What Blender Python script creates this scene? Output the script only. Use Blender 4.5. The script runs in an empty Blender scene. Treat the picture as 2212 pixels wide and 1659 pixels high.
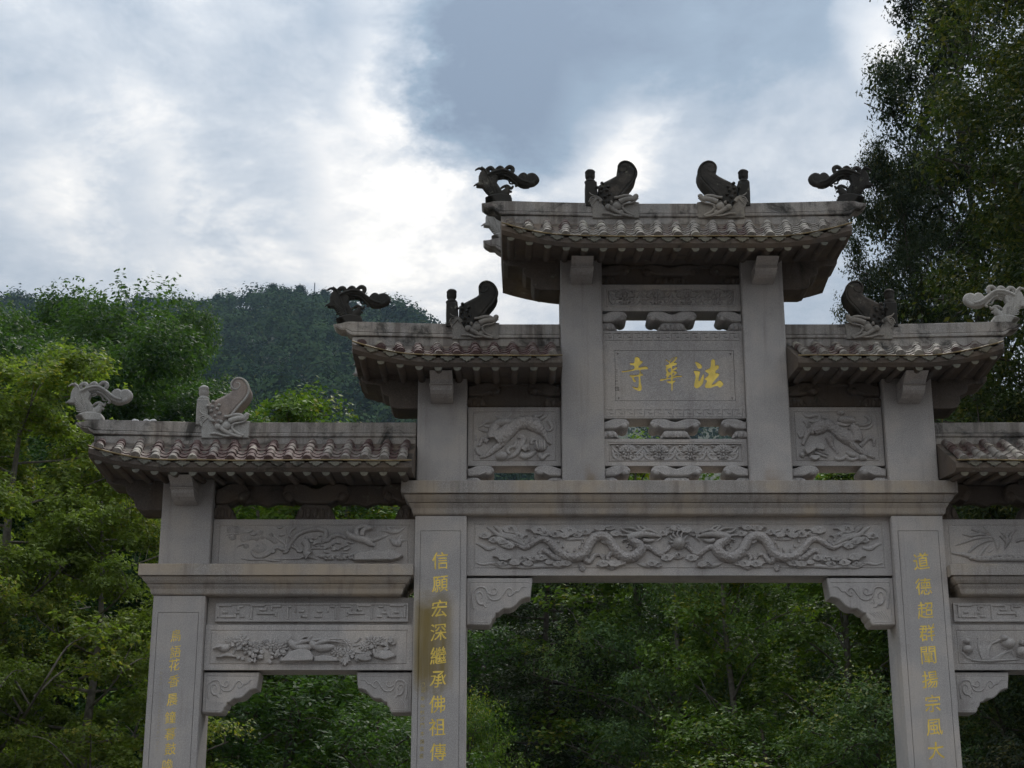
import bpy, bmesh, math, random
import numpy as np
from mathutils import Vector, Matrix
from mathutils.geometry import tessellate_polygon, delaunay_2d_cdt

random.seed(7)
np.random.seed(7)
PI = math.pi
scn = bpy.context.scene
COL = scn.collection

# ------------------------------------------------------------------ camera
PITCH = math.atan(2144 / 6700.0)
CAMZ = 1.6
cam_d = bpy.data.cameras.new('camera')
cam = bpy.data.objects.new('camera', cam_d)
COL.objects.link(cam)
cam.location = (0, 0, CAMZ)
cam.rotation_euler = (PI / 2 + PITCH, 0, 0)
cam_d.sensor_fit = 'HORIZONTAL'
cam_d.sensor_width = 36.0
cam_d.lens = 6700 / 4096.0 * 36.0
cam_d.clip_start = 0.1
cam_d.clip_end = 6000
scn.camera = cam

# ------------------------------------------------------------------ view / world / sun
scn.view_settings.view_transform = 'Standard'
scn.view_settings.look = 'None'
scn.view_settings.exposure = 0.42
scn.view_settings.gamma = 1.0
scn.view_settings.use_curve_mapping = False
scn.cycles.use_denoising = True
scn.cycles.max_bounces = 5
scn.cycles.diffuse_bounces = 2
scn.cycles.use_adaptive_sampling = True
scn.cycles.adaptive_threshold = 0.03
scn.cycles.transmission_bounces = 3
scn.cycles.transparent_max_bounces = 4
scn.cycles.volume_bounces = 0

SUN_EL, SUN_AZ = math.radians(52), math.radians(14)      # behind the gate, up to the right
sun_dir = Vector((math.sin(SUN_AZ) * math.cos(SUN_EL), math.cos(SUN_AZ) * math.cos(SUN_EL), math.sin(SUN_EL)))
sd = bpy.data.lights.new('sun', 'SUN')
sd.energy = 1.5
sd.angle = math.radians(14)
sd.color = (1.0, 0.96, 0.9)
sun = bpy.data.objects.new('sun', sd)
COL.objects.link(sun)
sun.rotation_euler = (-sun_dir).to_track_quat('-Z', 'Y').to_euler()
sun.location = (0, 0, 60)


def vdir(x, y):
    """direction seen at a point of the 2212 x 1659 view"""
    u, v = (x - 1106) / 3618.0, (829.5 - y) / 3618.0
    c, s = math.cos(PITCH), math.sin(PITCH)
    return Vector((u, c - v * s, s + v * c)).normalized()


class NT:
    """small helper to write node trees"""
    def __init__(self, tree):
        self.t = tree
        self.n = tree.nodes
        self.n.clear()

    def node(self, typ, props=None, **inp):
        nd = self.n.new(typ)
        for k, v in (props or {}).items():
            setattr(nd, k, v)
        for k, v in inp.items():
            key = int(k[1:]) if k[0] == 'i' and k[1:].isdigit() else k.replace('_', ' ')
            sock = nd.inputs[key]
            if hasattr(v, 'is_linked') or hasattr(v, 'links'):
                self.t.links.new(v, sock)
            else:
                sock.default_value = v
        return nd

    def math(self, op, a, b=0.0, c=0.0, clamp=False):
        nd = self.node('ShaderNodeMath', {'operation': op, 'use_clamp': clamp}, i0=a, i1=b)
        if op in ('MULTIPLY_ADD', 'SMOOTH_MIN', 'SMOOTH_MAX'):
            if hasattr(c, 'links'):
                self.t.links.new(c, nd.inputs[2])
            else:
                nd.inputs[2].default_value = c
        return nd.outputs[0]

    def mix(self, fac, a, b, blend='MIX'):
        nd = self.n.new('ShaderNodeMix')
        nd.data_type = 'RGBA'
        nd.blend_type = blend
        for sock, v in ((nd.inputs[0], fac), (nd.inputs[6], a), (nd.inputs[7], b)):
            if hasattr(v, 'links'):
                self.t.links.new(v, sock)
            else:
                sock.default_value = v if not isinstance(v, tuple) else (v if len(v) == 4 else v + (1,))
        return nd.outputs[2]

    def ramp(self, fac, stops, interp='LINEAR'):
        nd = self.n.new('ShaderNodeValToRGB')
        cr = nd.color_ramp
        cr.interpolation = interp
        while len(cr.elements) > 1:
            cr.elements.remove(cr.elements[-1])
        cr.elements[0].position = stops[0][0]
        cr.elements[0].color = tuple(stops[0][1]) + (1,)
        for p, c in stops[1:]:
            e = cr.elements.new(p)
            e.color = tuple(c) + (1,)
        self.t.links.new(fac, nd.inputs[0])
        return nd.outputs[0]

    def noise(self, vec, scale, detail=4, rough=0.55, dist=0.0):
        nd = self.node('ShaderNodeTexNoise', None, Scale=scale, Detail=detail, Roughness=rough, Distortion=dist)
        self.t.links.new(vec, nd.inputs['Vector'])
        return nd

    def maprange(self, v, a, b, c=0.0, d=1.0, smooth=True):
        nd = self.n.new('ShaderNodeMapRange')
        nd.interpolation_type = 'SMOOTHSTEP' if smooth else 'LINEAR'
        self.t.links.new(v, nd.inputs[0])
        for i, x in enumerate((a, b, c, d)):
            nd.inputs[i + 1].default_value = x
        return nd.outputs[0]

    def link(self, a, b):
        self.t.links.new(a, b)


world = bpy.data.worlds.new('World')
scn.world = world
world.use_nodes = True
world.cycles.sampling_method = 'MANUAL'
world.cycles.sample_map_resolution = 256


def build_sky():
    w = NT(world.node_tree)
    sky = w.node('ShaderNodeTexSky', {'sky_type': 'NISHITA', 'sun_disc': False, 'sun_elevation': SUN_EL,
                                      'sun_rotation': SUN_AZ, 'air_density': 1.0, 'dust_density': 2.0})
    bg_sky = w.node('ShaderNodeBackground', None, Color=sky.outputs[0], Strength=0.10)
    tc = w.node('ShaderNodeTexCoord').outputs['Generated']
    # clouds lie on a flat layer: project the direction on it
    sep = w.node('ShaderNodeSeparateXYZ', None, i0=tc)
    zz = w.math('ADD', w.math('MAXIMUM', sep.outputs[2], 0.0), 0.22)
    px = w.math('DIVIDE', sep.outputs[0], zz)
    py = w.math('DIVIDE', sep.outputs[1], zz)
    pl = w.node('ShaderNodeCombineXYZ', None, i0=px, i1=py, i2=3.7).outputs[0]
    nb = w.noise(pl, 1.9, 2, 0.55, 0.0)
    nbig = nb.outputs[0]
    nf = w.noise(pl, 4.2, 7, 0.66, 0.15)
    nfine = nf.outputs[0]
    wv = w.node('ShaderNodeVectorMath', {'operation': 'MULTIPLY_ADD'}, i0=nb.outputs[1], i1=(0.07, 0.07, 0.07), i2=tc)
    wv = w.node('ShaderNodeVectorMath', {'operation': 'MULTIPLY_ADD'}, i0=nf.outputs[1], i1=(0.10, 0.10, 0.10), i2=wv.outputs[0])
    wv = w.node('ShaderNodeVectorMath', {'operation': 'ADD'}, i0=wv.outputs[0], i1=(-0.085, -0.085, -0.085))
    wv = w.node('ShaderNodeVectorMath', {'operation': 'NORMALIZE'}, i0=wv.outputs[0]).outputs[0]
    # the large clouds of this afternoon: (place, radius in degrees, thickness)
    cl = [(985, 50, 1.8, .13), (1085, 110, 2.2, .19), (1050, 225, 1.4, .19), (1200, 60, 2.4, .17), (1390, 20, 2.4, .09), (1580, 0, 2.6, .09), (1760, -30, 2.2, .10), (1300, -170, 6, .10),
          (1600, 270, 2.6, .05), (640, 180, 2.6, .04), (230, 200, 3.4, .05), (120, 510, 2.6, .06), (720, 590, 2.2, .05), (575, 400, 1.2, .08), (1180, 350, 1.2, .08),
          (868, 165, 1.2, -.15), (888, 15, 1.2, -.15), (330, 400, 2.8, -.12), (650, 460, 2.8, -.13), (900, 390, 2.4, -.10), (1270, 240, 1.7, -.12), (1450, 390, 2.2, -.08),
          (1885, 95, 0.9, -.20), (1720, 400, 2.2, -.06), (1100, 640, 3.6, -.05), (60, 350, 2.0, -.08)]
    t = w.math('MULTIPLY_ADD', nbig, 0.24, 0.052)
    t = w.math('MULTIPLY_ADD', nfine, 0.81, t)
    for x, y, r, amt in cl:
        d = vdir(x, y)
        dp = w.node('ShaderNodeVectorMath', {'operation': 'DOT_PRODUCT'}, i0=wv, i1=tuple(d)).outputs['Value']
        f = w.maprange(dp, math.cos(math.radians(r * 2.0)), 1.0)
        t = w.math('MULTIPLY_ADD', f, amt, t)
    colr = w.ramp(t, [(0.20, (1.05, 1.00, 0.93)), (0.36, (0.88, 0.85, 0.79)), (0.45, (0.64, 0.64, 0.635)), (0.55, (0.445, 0.48, 0.52)),
                      (0.66, (0.32, 0.37, 0.43)), (0.80, (0.205, 0.27, 0.345)), (1.0, (0.15, 0.20, 0.27))])
    # an overcast sky grows brighter towards the zenith
    st = w.math('MULTIPLY_ADD', w.math('MAXIMUM', sep.outputs[2], 0.0), 1.55, 0.50)
    bg_cl = w.node('ShaderNodeBackground', None, Color=colr, Strength=st)
    mx = w.node('ShaderNodeMixShader', None, i0=0.93)
    w.link(bg_sky.outputs[0], mx.inputs[1])
    w.link(bg_cl.outputs[0], mx.inputs[2])
    out = w.node('ShaderNodeOutputWorld')
    w.link(mx.outputs[0], out.inputs[0])


build_sky()

# ------------------------------------------------------------------ helpers
GX, GY = 1.53, 15.235            # where the gateway stands; its own axes: x along, y away from the viewer, z up


def at(x, y, yl):
    """survey: a point of the 2212 x 1659 view at the gateway's own depth yl -> its x and height"""
    d = vdir(x, y)
    t = (GY + yl) / d.y
    return d.x * t - GX, CAMZ + d.z * t


def surv(x0, y0, s, yl):
    """survey sheet: enlarged detail with origin x0, y0 (4096-wide picture) and enlargement s"""
    def m(zx, zy):
        return at((x0 + zx / s) * 0.540039, (y0 + zy / s) * 0.540039, yl)
    a, b = m(0, 0), m(100, 0)
    m.k = (b[0] - a[0]) / 100.0
    m.y = yl
    m.sx = 1
    return m


def mirror(m):
    def n(zx, zy):
        x, z = m(zx, zy)
        return -x, z
    n.k, n.y, n.sx = m.k, m.y, -1
    return n


def catmull(pts, k=5):
    p = np.array(pts, float)
    if len(p) < 3:
        return p
    e = np.vstack([2 * p[0] - p[1], p, 2 * p[-1] - p[-2]])
    out = []
    for i in range(1, len(e) - 2):
        a, b, c, d = e[i - 1], e[i], e[i + 1], e[i + 2]
        for j in range(k):
            t = j / k
            out.append(0.5 * (2 * b + (c - a) * t + (2 * a - 5 * b + 4 * c - d) * t * t + (3 * b - a - 3 * c + d) * t ** 3))
    out.append(e[-2])
    return np.array(out)


class MB:
    def __init__(self):
        self.v = []
        self.f = []
        self.sm = []

    def add(self, verts, faces, smooth=False):
        o = len(self.v)
        self.v.extend([tuple(map(float, p)) for p in verts])
        self.f.extend([tuple(i + o for i in q) for q in faces])
        self.sm.extend([smooth] * len(faces))

    def box(self, x0, x1, y0, y1, z0, z1, c=0.006):
        c = min(c, abs(x1 - x0) * .3, abs(y1 - y0) * .3, abs(z1 - z0) * .3)
        X, Y, Z = (min(x0, x1), max(x0, x1)), (y0, y1), (z0, z1)
        vs = []
        ix = {}
        for a in (0, 1):
            for b in (0, 1):
                for d in (0, 1):
                    sx, sy, sz = (1 - 2 * a), (1 - 2 * b), (1 - 2 * d)
                    x, y, z = X[a], Y[b], Z[d]
                    ix[a, b, d] = len(vs)
                    vs += [(x, y + sy * c, z + sz * c), (x + sx * c, y, z + sz * c), (x + sx * c, y + sy * c, z)]
        F = []
        for a in (0, 1):
            F.append([ix[a, 0, 0], ix[a, 1, 0], ix[a, 1, 1], ix[a, 0, 1]])
            F.append([ix[0, a, 0] + 1, ix[1, a, 0] + 1, ix[1, a, 1] + 1, ix[0, a, 1] + 1])
            F.append([ix[0, 0, a] + 2, ix[1, 0, a] + 2, ix[1, 1, a] + 2, ix[0, 1, a] + 2])
            for b in (0, 1):
                F.append([ix[a, b, 0], ix[a, b, 1], ix[a, b, 1] + 1, ix[a, b, 0] + 1])
                F.append([ix[a, 0, b], ix[a, 1, b], ix[a, 1, b] + 2, ix[a, 0, b] + 2])
                F.append([ix[0, a, b] + 1, ix[1, a, b] + 1, ix[1, a, b] + 2, ix[0, a, b] + 2])
                for d in (0, 1):
                    F.append([ix[a, b, d], ix[a, b, d] + 1, ix[a, b, d] + 2])
        self.add(vs, F)

    def rings(self, rings, closed=True, caps=True, smooth=False):
        """loft: list of equally long point rings"""
        n = len(rings[0])
        vs = [p for r in rings for p in r]
        F = []
        for i in range(len(rings) - 1):
            for j in range(n if closed else n - 1):
                k = (j + 1) % n
                F.append((i * n + j, i * n + k, (i + 1) * n + k, (i + 1) * n + j))
        self.add(vs, F, smooth)
        if caps:
            self.add(rings[0], [tuple(range(n))[::-1]])
            self.add(rings[-1], [tuple(range(n))])

    def mould(self, x0, x1, y0, y1, prof):
        """moulded block: prof = (offset, z) from bottom to top"""
        R = []
        for o, z in prof:
            R.append([(x0 - o, y0 - o, z), (x1 + o, y0 - o, z), (x1 + o, y1 + o, z), (x0 - o, y1 + o, z)])
        self.rings(R)

    def panel(self, x0, x1, z0, z1, yf, yb, steps):
        """board whose front carries rectangular steps: (inset, depth)"""
        x0, x1 = min(x0, x1), max(x0, x1)
        R = [[(x0, yb, z0), (x1, yb, z0), (x1, yb, z1), (x0, yb, z1)]]
        for i, d in [(0, 0)] + list(steps):
            R.append([(x0 + i, yf + d, z0 + i), (x1 - i, yf + d, z0 + i), (x1 - i, yf + d, z1 - i), (x0 + i, yf + d, z1 - i)])
        self.rings(R)

    def sweep(self, pts, rad, n=8, flat=1.0, caps=True, free=False):
        p = np.array(pts, float)
        r = np.array(rad, float) * np.ones(len(p))
        t = np.gradient(p, axis=0)
        t /= np.linalg.norm(t, axis=1)[:, None] + 1e-9
        R = []
        up = np.array((0, 1.0, 0))
        if free:
            up = np.array((1.0, 0, 0)) if abs(t[0][2]) > .7 else np.array((0, 0, 1.0))
        for i in range(len(p)):
            s = np.cross(t[i], up)
            s /= np.linalg.norm(s) + 1e-9
            q = np.cross(s, t[i])
            R.append([tuple(p[i] + r[i] * (math.cos(a) * s + flat * math.sin(a) * q)) for a in
                      [2 * PI * j / n for j in range(n)]])
        self.rings(R, smooth=True, caps=caps)

    def ell(self, c, r, rot=0.0, nu=10, nv=6):
        """ellipsoid, turned by rot in the xz plane"""
        cs, sn = math.cos(rot), math.sin(rot)
        vs, F = [], []
        for i in range(nv + 1):
            ph = PI * i / nv
            for j in range(nu):
                a = 2 * PI * j / nu
                x, y, z = r[0] * math.sin(ph) * math.cos(a), r[1] * math.sin(ph) * math.sin(a), r[2] * math.cos(ph)
                vs.append((c[0] + x * cs - z * sn, c[1] + y, c[2] + x * sn + z * cs))
        for i in range(nv):
            for j in range(nu):
                k = (j + 1) % nu
                F.append((i * nu + j, i * nu + k, (i + 1) * nu + k, (i + 1) * nu + j))
        self.add(vs, F, True)

    def lathe(self, c, prof, n=14, rib=0.0, nrib=7):
        R = []
        for r, z in prof:
            R.append([(c[0] + r * (1 + rib * math.cos(nrib * 2 * PI * j / n + z * 9)) * math.cos(2 * PI * j / n),
                       c[1] + r * (1 + rib * math.cos(nrib * 2 * PI * j / n + z * 9)) * math.sin(2 * PI * j / n), c[2] + z) for j in range(n)])
        self.rings(R, smooth=True)

    def prism(self, out, y0, y1, bev=0.0, soft=False):
        """outline in x,z pulled from y0 (front) to y1, front edge bevelled"""
        o = np.array(out, float)
        area = 0.5 * np.sum(o[:, 0] * np.roll(o[:, 1], -1) - np.roll(o[:, 0], -1) * o[:, 1])
        if area < 0:
            o = o[::-1]
        n = len(o)
        R = []
        if bev > 0:
            e = np.roll(o, -1, 0) - o
            e /= np.linalg.norm(e, axis=1)[:, None] + 1e-9
            nn = np.stack([-e[:, 1], e[:, 0]], 1)
            vn = nn + np.roll(nn, 1, 0)
            vn /= np.linalg.norm(vn, axis=1)[:, None] + 1e-9
            steps = [(1.0, 0.0), (0.4, 0.25), (0.0, 1.0)] if soft else [(1.0, 0.0), (0.0, 1.0)]
            for ins, dep in steps:
                q = o + vn * bev * ins
                R.append([(a, y0 + bev * dep, b) for a, b in q])
        else:
            R.append([(a, y0, b) for a, b in o])
        R.append([(a, y1, b) for a, b in o])
        vs = [p for r in R for p in r]
        F = []
        for i in range(len(R) - 1):
            for j in range(n):
                k = (j + 1) % n
                F.append((i * n + j, i * n + k, (i + 1) * n + k, (i + 1) * n + j))
        self.add(vs, F, soft)
        for ring, fl in ((R[0], 1), (R[-1], -1)):
            tri = tessellate_polygon([[Vector((p[0], p[2], 0)) for p in ring]])
            self.add(ring, [tuple(t)[::fl] for t in tri])

    def mesh(self, name, fixn=True):
        me = bpy.data.meshes.new(name)
        me.from_pydata(self.v, [], self.f)
        me.polygons.foreach_set('use_smooth', self.sm)
        if fixn:
            bm = bmesh.new()
            bm.from_mesh(me)
            bmesh.ops.recalc_face_normals(bm, faces=bm.faces)
            bm.to_mesh(me)
            bm.free()
        me.update()
        return me

    def build(self, name, mat, parent=None, label=None, fixn=True):
        return obj(name, self.mesh(name, fixn), mat, parent, label)


def obj(name, me, mat, parent=None, label=None):
    o = bpy.data.objects.new(name, me)
    COL.objects.link(o)
    if mat is not None and len(me.materials) == 0:
        me.materials.append(mat)
    if parent is not None:
        o.parent = parent
    if label:
        o['label'] = label
    return o


def tag(o, label=None, cat=None, group=None, kind=None):
    for k, v in (('label', label), ('category', cat), ('group', group), ('kind', kind)):
        if v:
            o[k] = v
    return o


def empty(name, loc=(0, 0, 0)):
    o = bpy.data.objects.new(name, None)
    COL.objects.link(o)
    o.location = loc
    return o


# outlines with holes -> slab mesh

def fill_mesh(name, loops, half, yl):
    """slab of thickness 2*half round y = yl; loops are filled by the even-odd rule"""
    pts, edges, segs = [], [], []
    for lp in loops:
        o = len(pts)
        n = len(lp)
        pts += [Vector((p[0], p[1])) for p in lp]
        edges += [(o + i, o + (i + 1) % n) for i in range(n)]
        segs += [(lp[i], lp[(i + 1) % n]) for i in range(n)]
    V, E_, F, _, _, _ = delaunay_2d_cdt(pts, edges, [], 0, 1e-6)
    V = np.array([(p.x, p.y) for p in V])
    F = np.array(F)
    sg = np.array(segs)
    c = V[F].mean(1)
    inside = np.zeros(len(c), int)
    x1, y1, x2, y2 = sg[:, 0, 0], sg[:, 0, 1], sg[:, 1, 0], sg[:, 1, 1]
    for i, (px, py) in enumerate(c):
        cr = (y1 > py) != (y2 > py)
        if cr.any():
            xi = x1[cr] + (py - y1[cr]) * (x2[cr] - x1[cr]) / (y2[cr] - y1[cr])
            inside[i] = np.sum(xi > px) % 2
    F = F[inside == 1]
    n = len(V)
    vs = [(x, yl - half, z) for x, z in V] + [(x, yl + half, z) for x, z in V]
    fs = [tuple(map(int, f)) for f in F] + [tuple(int(i) + n for i in f[::-1]) for f in F]
    cnt = {}
    for f in F:
        for a_, b_ in ((f[0], f[1]), (f[1], f[2]), (f[2], f[0])):
            if (b_, a_) in cnt:
                del cnt[(b_, a_)]
            else:
                cnt[(a_, b_)] = 1
    fs += [(int(b_), int(a_), int(a_) + n, int(b_) + n) for a_, b_ in cnt]
    me = bpy.data.meshes.new(name)
    me.from_pydata(vs, [], fs)
    me.update()
    return me


_gl = {}


def glyph(ch):
    """outline loops of a written character, about one unit high, centred"""
    if ch in _gl:
        return _gl[ch]
    cu = bpy.data.curves.new('g', 'FONT')
    cu.body = ch
    cu.resolution_u = 3
    cu.offset = 0.0
    o = bpy.data.objects.new('g', cu)
    me = bpy.data.meshes.new_from_object(o)
    key = {}
    vid = []
    pos = []
    for v in me.vertices:
        k = (round(v.co.x, 4), round(v.co.y, 4))
        if k not in key:
            key[k] = len(pos)
            pos.append(k)
        vid.append(key[k])
    cnt = {}
    for p in me.polygons:
        vs = [vid[i] for i in p.vertices]
        for a, b in zip(vs, vs[1:] + vs[:1]):
            if a == b:
                continue
            if (b, a) in cnt:
                del cnt[(b, a)]
            else:
                cnt[(a, b)] = 1
    nxt = {}
    for a, b in cnt:
        nxt.setdefault(a, []).append(b)
    loops = []
    while nxt:
        s = next(iter(nxt))
        lp = [s]
        cur = s
        while True:
            l = nxt.get(cur)
            if not l:
                break
            b = l.pop()
            if not l:
                del nxt[cur]
            if b == s:
                break
            lp.append(b)
            cur = b
        if len(lp) >= 3:
            loops.append([pos[i] for i in lp])
    bpy.data.objects.remove(o)
    bpy.data.curves.remove(cu)
    bpy.data.meshes.remove(me)
    allp = np.array([p for l in loops for p in l])
    lo, hi = allp.min(0), allp.max(0)
    c = (lo + hi) / 2
    s = max(hi - lo)
    res = [[((a - c[0]) / s, (b - c[1]) / s) for a, b in l] for l in loops]
    _gl[ch] = res
    return res


def place_glyph(ch, cx, cz, size, wide=0.92, lean=0.09, seed=0):
    """a brush-like variant of the character at its place"""
    rg = random.Random(ord(ch) + seed)
    ph, ph2 = rg.uniform(0, 6), rg.uniform(0, 6)
    out = []
    for l in glyph(ch):
        o = np.array(l)
        if len(o) > 3:
            e = np.roll(o, -1, 0) - o
            e /= np.linalg.norm(e, axis=1)[:, None] + 1e-9
            nn = np.stack([e[:, 1], -e[:, 0]], 1)
            vn = nn + np.roll(nn, 1, 0)
            vn /= np.linalg.norm(vn, axis=1)[:, None] + 1e-9
            ar = .5 * np.sum(o[:, 0] * np.roll(o[:, 1], -1) - np.roll(o[:, 0], -1) * o[:, 1])
            # thin level strokes, full upright ones, swelling along the way
            amt = (.013 * np.abs(vn[:, 0]) + .002 * np.abs(vn[:, 1])) * (1 + .5 * np.sin(9 * o[:, 0] + 7 * o[:, 1] + ph))
            o = o + vn * amt[:, None]
        q = []
        for a, b in o:
            x = a * wide + 0.016 * math.sin(6 * b + ph) + 0.010 * math.sin(13 * a + ph2)
            z = b + lean * a + 0.016 * math.sin(6 * a + ph2) + 0.010 * math.sin(12 * b + ph)
            q.append((cx + x * size, cz + z * size))
        out.append(q)
    return out
# ------------------------------------------------------------------ materials
def new_mat(name):
    m = bpy.data.materials.new(name)
    m.use_nodes = True
    return m, NT(m.node_tree)


def finish(w, col, rough, bump=None, bstr=0.3, bdist=0.004, spec=0.35, metal=0.0):
    b = w.node('ShaderNodeBsdfPrincipled')
    for sock, v in (('Base Color', col), ('Roughness', rough), ('Specular IOR Level', spec), ('Metallic', metal)):
        if hasattr(v, 'links'):
            w.link(v, b.inputs[sock])
        else:
            b.inputs[sock].default_value = v if not isinstance(v, tuple) else (v if len(v) == 4 else v + (1,))
    if bump is not None:
        bn = w.node('ShaderNodeBump', None, Strength=bstr, Distance=bdist)
        w.link(bump, bn.inputs['Height'])
        w.link(bn.outputs[0], b.inputs['Normal'])
    out = w.node('ShaderNodeOutputMaterial')
    w.link(b.outputs[0], out.inputs[0])
    return b


def stone_mat(name, base=(0.465, 0.428, 0.402), algae_shade=0.25, scales=0.0, stain=None, warm=0.15, strk=.42, scol=(.225, .165, .062)):
    m, w = new_mat(name)
    pos = w.node('ShaderNodeNewGeometry').outputs['Position']
    sp = w.node('ShaderNodeSeparateXYZ', None, i0=pos)
    rnd = w.node('ShaderNodeObjectInfo').outputs['Random']
    speck = w.noise(pos, 190, 2, 0.7).outputs[0]
    speck2 = w.noise(pos, 70, 3, 0.6).outputs[0]
    big = w.noise(pos, 1.7, 3, 0.6, 0.0).outputs[0]
    mid = w.noise(pos, 7.0, 4, 0.62, 0.0).outputs[0]
    st = w.node('ShaderNodeVectorMath', {'operation': 'MULTIPLY'}, i0=pos, i1=(11.0, 6.0, 0.55)).outputs[0]
    streak = w.noise(st, 1.0, 4, 0.65, 0.0).outputs[0]
    col = w.mix(w.maprange(speck, .36, .66), tuple(c * .70 for c in base), tuple(min(1, c * 1.28) for c in base))
    col = w.mix(w.maprange(speck2, .38, .66, 0, .35), col, tuple(c * .62 for c in base))
    col = w.mix(w.maprange(big, .40, .70, 0, warm * 2.2), col, (base[0] * 1.02, base[1] * .90, base[2] * .72))
    col = w.mix(w.maprange(streak, .50 - .18 * (strk - .42), .78 - .2 * (strk - .42), 0, strk), col, (base[0] * .42, base[1] * .38, base[2] * .36))
    col = w.mix(w.maprange(mid, .54, .80, 0, .30), col, (base[0] * .55, base[1] * .5, base[2] * .47))
    if algae_shade > 0:
        # black algae and lichen: patches of their own, denser on upper finials, where backlit shade is put in too
        an = w.noise(pos, 3.1, 6, 0.68, 0.6).outputs[0]
        up = w.node('ShaderNodeSeparateXYZ', None, i0=w.node('ShaderNodeNewGeometry').outputs['True Normal']).outputs[2]
        f = w.math('MULTIPLY_ADD', w.maprange(up, 0.1, 0.9), 0.10, an)
        f = w.maprange(f, .66 - algae_shade * .36, .84 - algae_shade * .36, 0, .90)
        col = w.mix(f, col, (.030, .027, .022))
        ln = w.noise(pos, 13.0, 4, 0.6).outputs[0]
        col = w.mix(w.maprange(ln, .62, .74, 0, .5), col, (.30, .285, .215))
    if stain:
        x0, x1, z0, z1 = stain
        fx = w.math('MULTIPLY', w.maprange(sp.outputs[0], x0 - .03, x0 + .05), w.maprange(sp.outputs[0], x1 - .10, x1 + .03, 1, 0))
        zz = w.math('MULTIPLY_ADD', mid, .30, w.math('MULTIPLY_ADD', streak, .25, sp.outputs[2]))
        fz = w.math('MULTIPLY', w.maprange(zz, z0, z0 + .28), w.maprange(zz, z1 - .10, z1 + .16, 1, 0))
        f = w.math('MULTIPLY', fx, fz)
        f = w.math('MULTIPLY', f, w.maprange(streak, .25, .65, .55, 1.0))
        col = w.mix(f, col, scol)
    bri = w.math('MULTIPLY_ADD', rnd, .22, .88)
    bc = w.node('ShaderNodeCombineColor', None, i0=bri, i1=bri, i2=bri).outputs[0]
    col = w.mix(1.0, col, bc, 'MULTIPLY')
    big2 = w.maprange(big, .34, .66, .90, 1.10)
    col = w.mix(1.0, col, w.node('ShaderNodeCombineColor', None, i0=big2, i1=big2, i2=big2).outputs[0], 'MULTIPLY')
    h = w.math('MULTIPLY_ADD', mid, .8, speck2)
    bs, bd = .22, .003
    if scales > 0:
        vo = w.node('ShaderNodeTexVoronoi', {'feature': 'F1'}, Scale=scales, Vector=pos).outputs[0]
        h = w.math('MULTIPLY_ADD', w.math('SUBTRACT', 1.0, vo), 2.5, h)
        bs, bd = (.7, .008) if scales > 35 else (.28, .004)
    finish(w, col, .82, h, bs, bd, .25)
    return m


M = {}
M['stone'] = stone_mat('granite', algae_shade=0.0)
M['stone_beam'] = stone_mat('granite_weathered', base=(.42, .378, .342), algae_shade=0.03, warm=.4, strk=.55)
xa, za = at(893, 1300, -.235)
M['stone_stained'] = stone_mat('granite_rust_stained', algae_shade=0.0, stain=(GX - 2.42, GX - 2.05, 3.70, 4.62))
M['stone_rust_l'] = stone_mat('granite_rust_spot', algae_shade=0.0, stain=(GX - .86, GX - .72, 5.50, 5.78), scol=(.26, .18, .10))
M['stone_rust_r'] = stone_mat('granite_rust_spot', algae_shade=0.0, stain=(GX + .80, GX + 1.0, 5.48, 5.74), scol=(.27, .19, .12))
M['ridge'] = stone_mat('ridge_stone', base=(.35, .32, .29), algae_shade=0.50, warm=.2, strk=.85)
M['carve'] = stone_mat('carved_granite', base=(.46, .425, .40), algae_shade=0.0, warm=.05)
M['scaly'] = stone_mat('carved_granite_scales', base=(.46, .42, .395), algae_shade=0.0, warm=.05, scales=42)
M['soffit'] = stone_mat('soffit_stone_shaded', base=(.145, .118, .098), algae_shade=0.25, warm=.3)  # under-eave shade put into the base colour, along with grime and algae
M['fin_pale'] = stone_mat('finial_pale', base=(.38, .36, .33), algae_shade=0.12, warm=.12)
M['fin_mid'] = stone_mat('finial_grey', base=(.27, .245, .215), algae_shade=0.40, warm=.2)
M['fin_dark'] = stone_mat('finial_algae_backlit', base=(.075, .066, .056), algae_shade=0.92, warm=.2)  # algae stain plus the backlit darkness of upper finials, put into the colour
M['fin_dark_scaly'] = stone_mat('finial_algae_backlit_scales', base=(.085, .073, .062), algae_shade=0.85, warm=.2, scales=30)  # same algae and painted-in backlight for the scaled bodies
M['fin_pale_scaly'] = stone_mat('finial_pale_scales', base=(.33, .28, .25), algae_shade=0.16, warm=.25, scales=30)


def tile_mat(name, red, cream):
    m, w = new_mat(name)
    pos = w.node('ShaderNodeNewGeometry').outputs['Position']
    rnd = w.node('ShaderNodeObjectInfo').outputs['Random']
    big = w.noise(pos, 1.1, 4, 0.6, 0.3).outputs[0]
    mid = w.noise(pos, 9.0, 5, 0.65, 0.3).outputs[0]
    fine = w.noise(pos, 60, 4, 0.6).outputs[0]
    grey = w.mix(w.maprange(fine, .3, .7), (.185, .160, .135), (.30, .27, .235))
    rd = w.mix(w.maprange(fine, .3, .7), (.070, .040, .035), (.135, .082, .072))
    col = w.mix(w.maprange(w.math('MULTIPLY_ADD', rnd, .06, big), .53 - red * .22, .66 - red * .22), grey, rd)
    cr = w.math('MULTIPLY_ADD', rnd, .20, w.math('MULTIPLY_ADD', mid, .45, w.math('MULTIPLY', w.noise(pos, 2.3, 3, .6).outputs[0], .40)))
    col = w.mix(w.maprange(cr, .66 - cream * .3, .80 - cream * .3, 0, .85), col, (.46, .42, .34))
    col = w.mix(w.maprange(mid, .56, .74, 0, .7), col, (.035, .028, .025))
    finish(w, col, .8, w.math('MULTIPLY_ADD', mid, 2, fine), .3, .003, .3)
    return m


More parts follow.
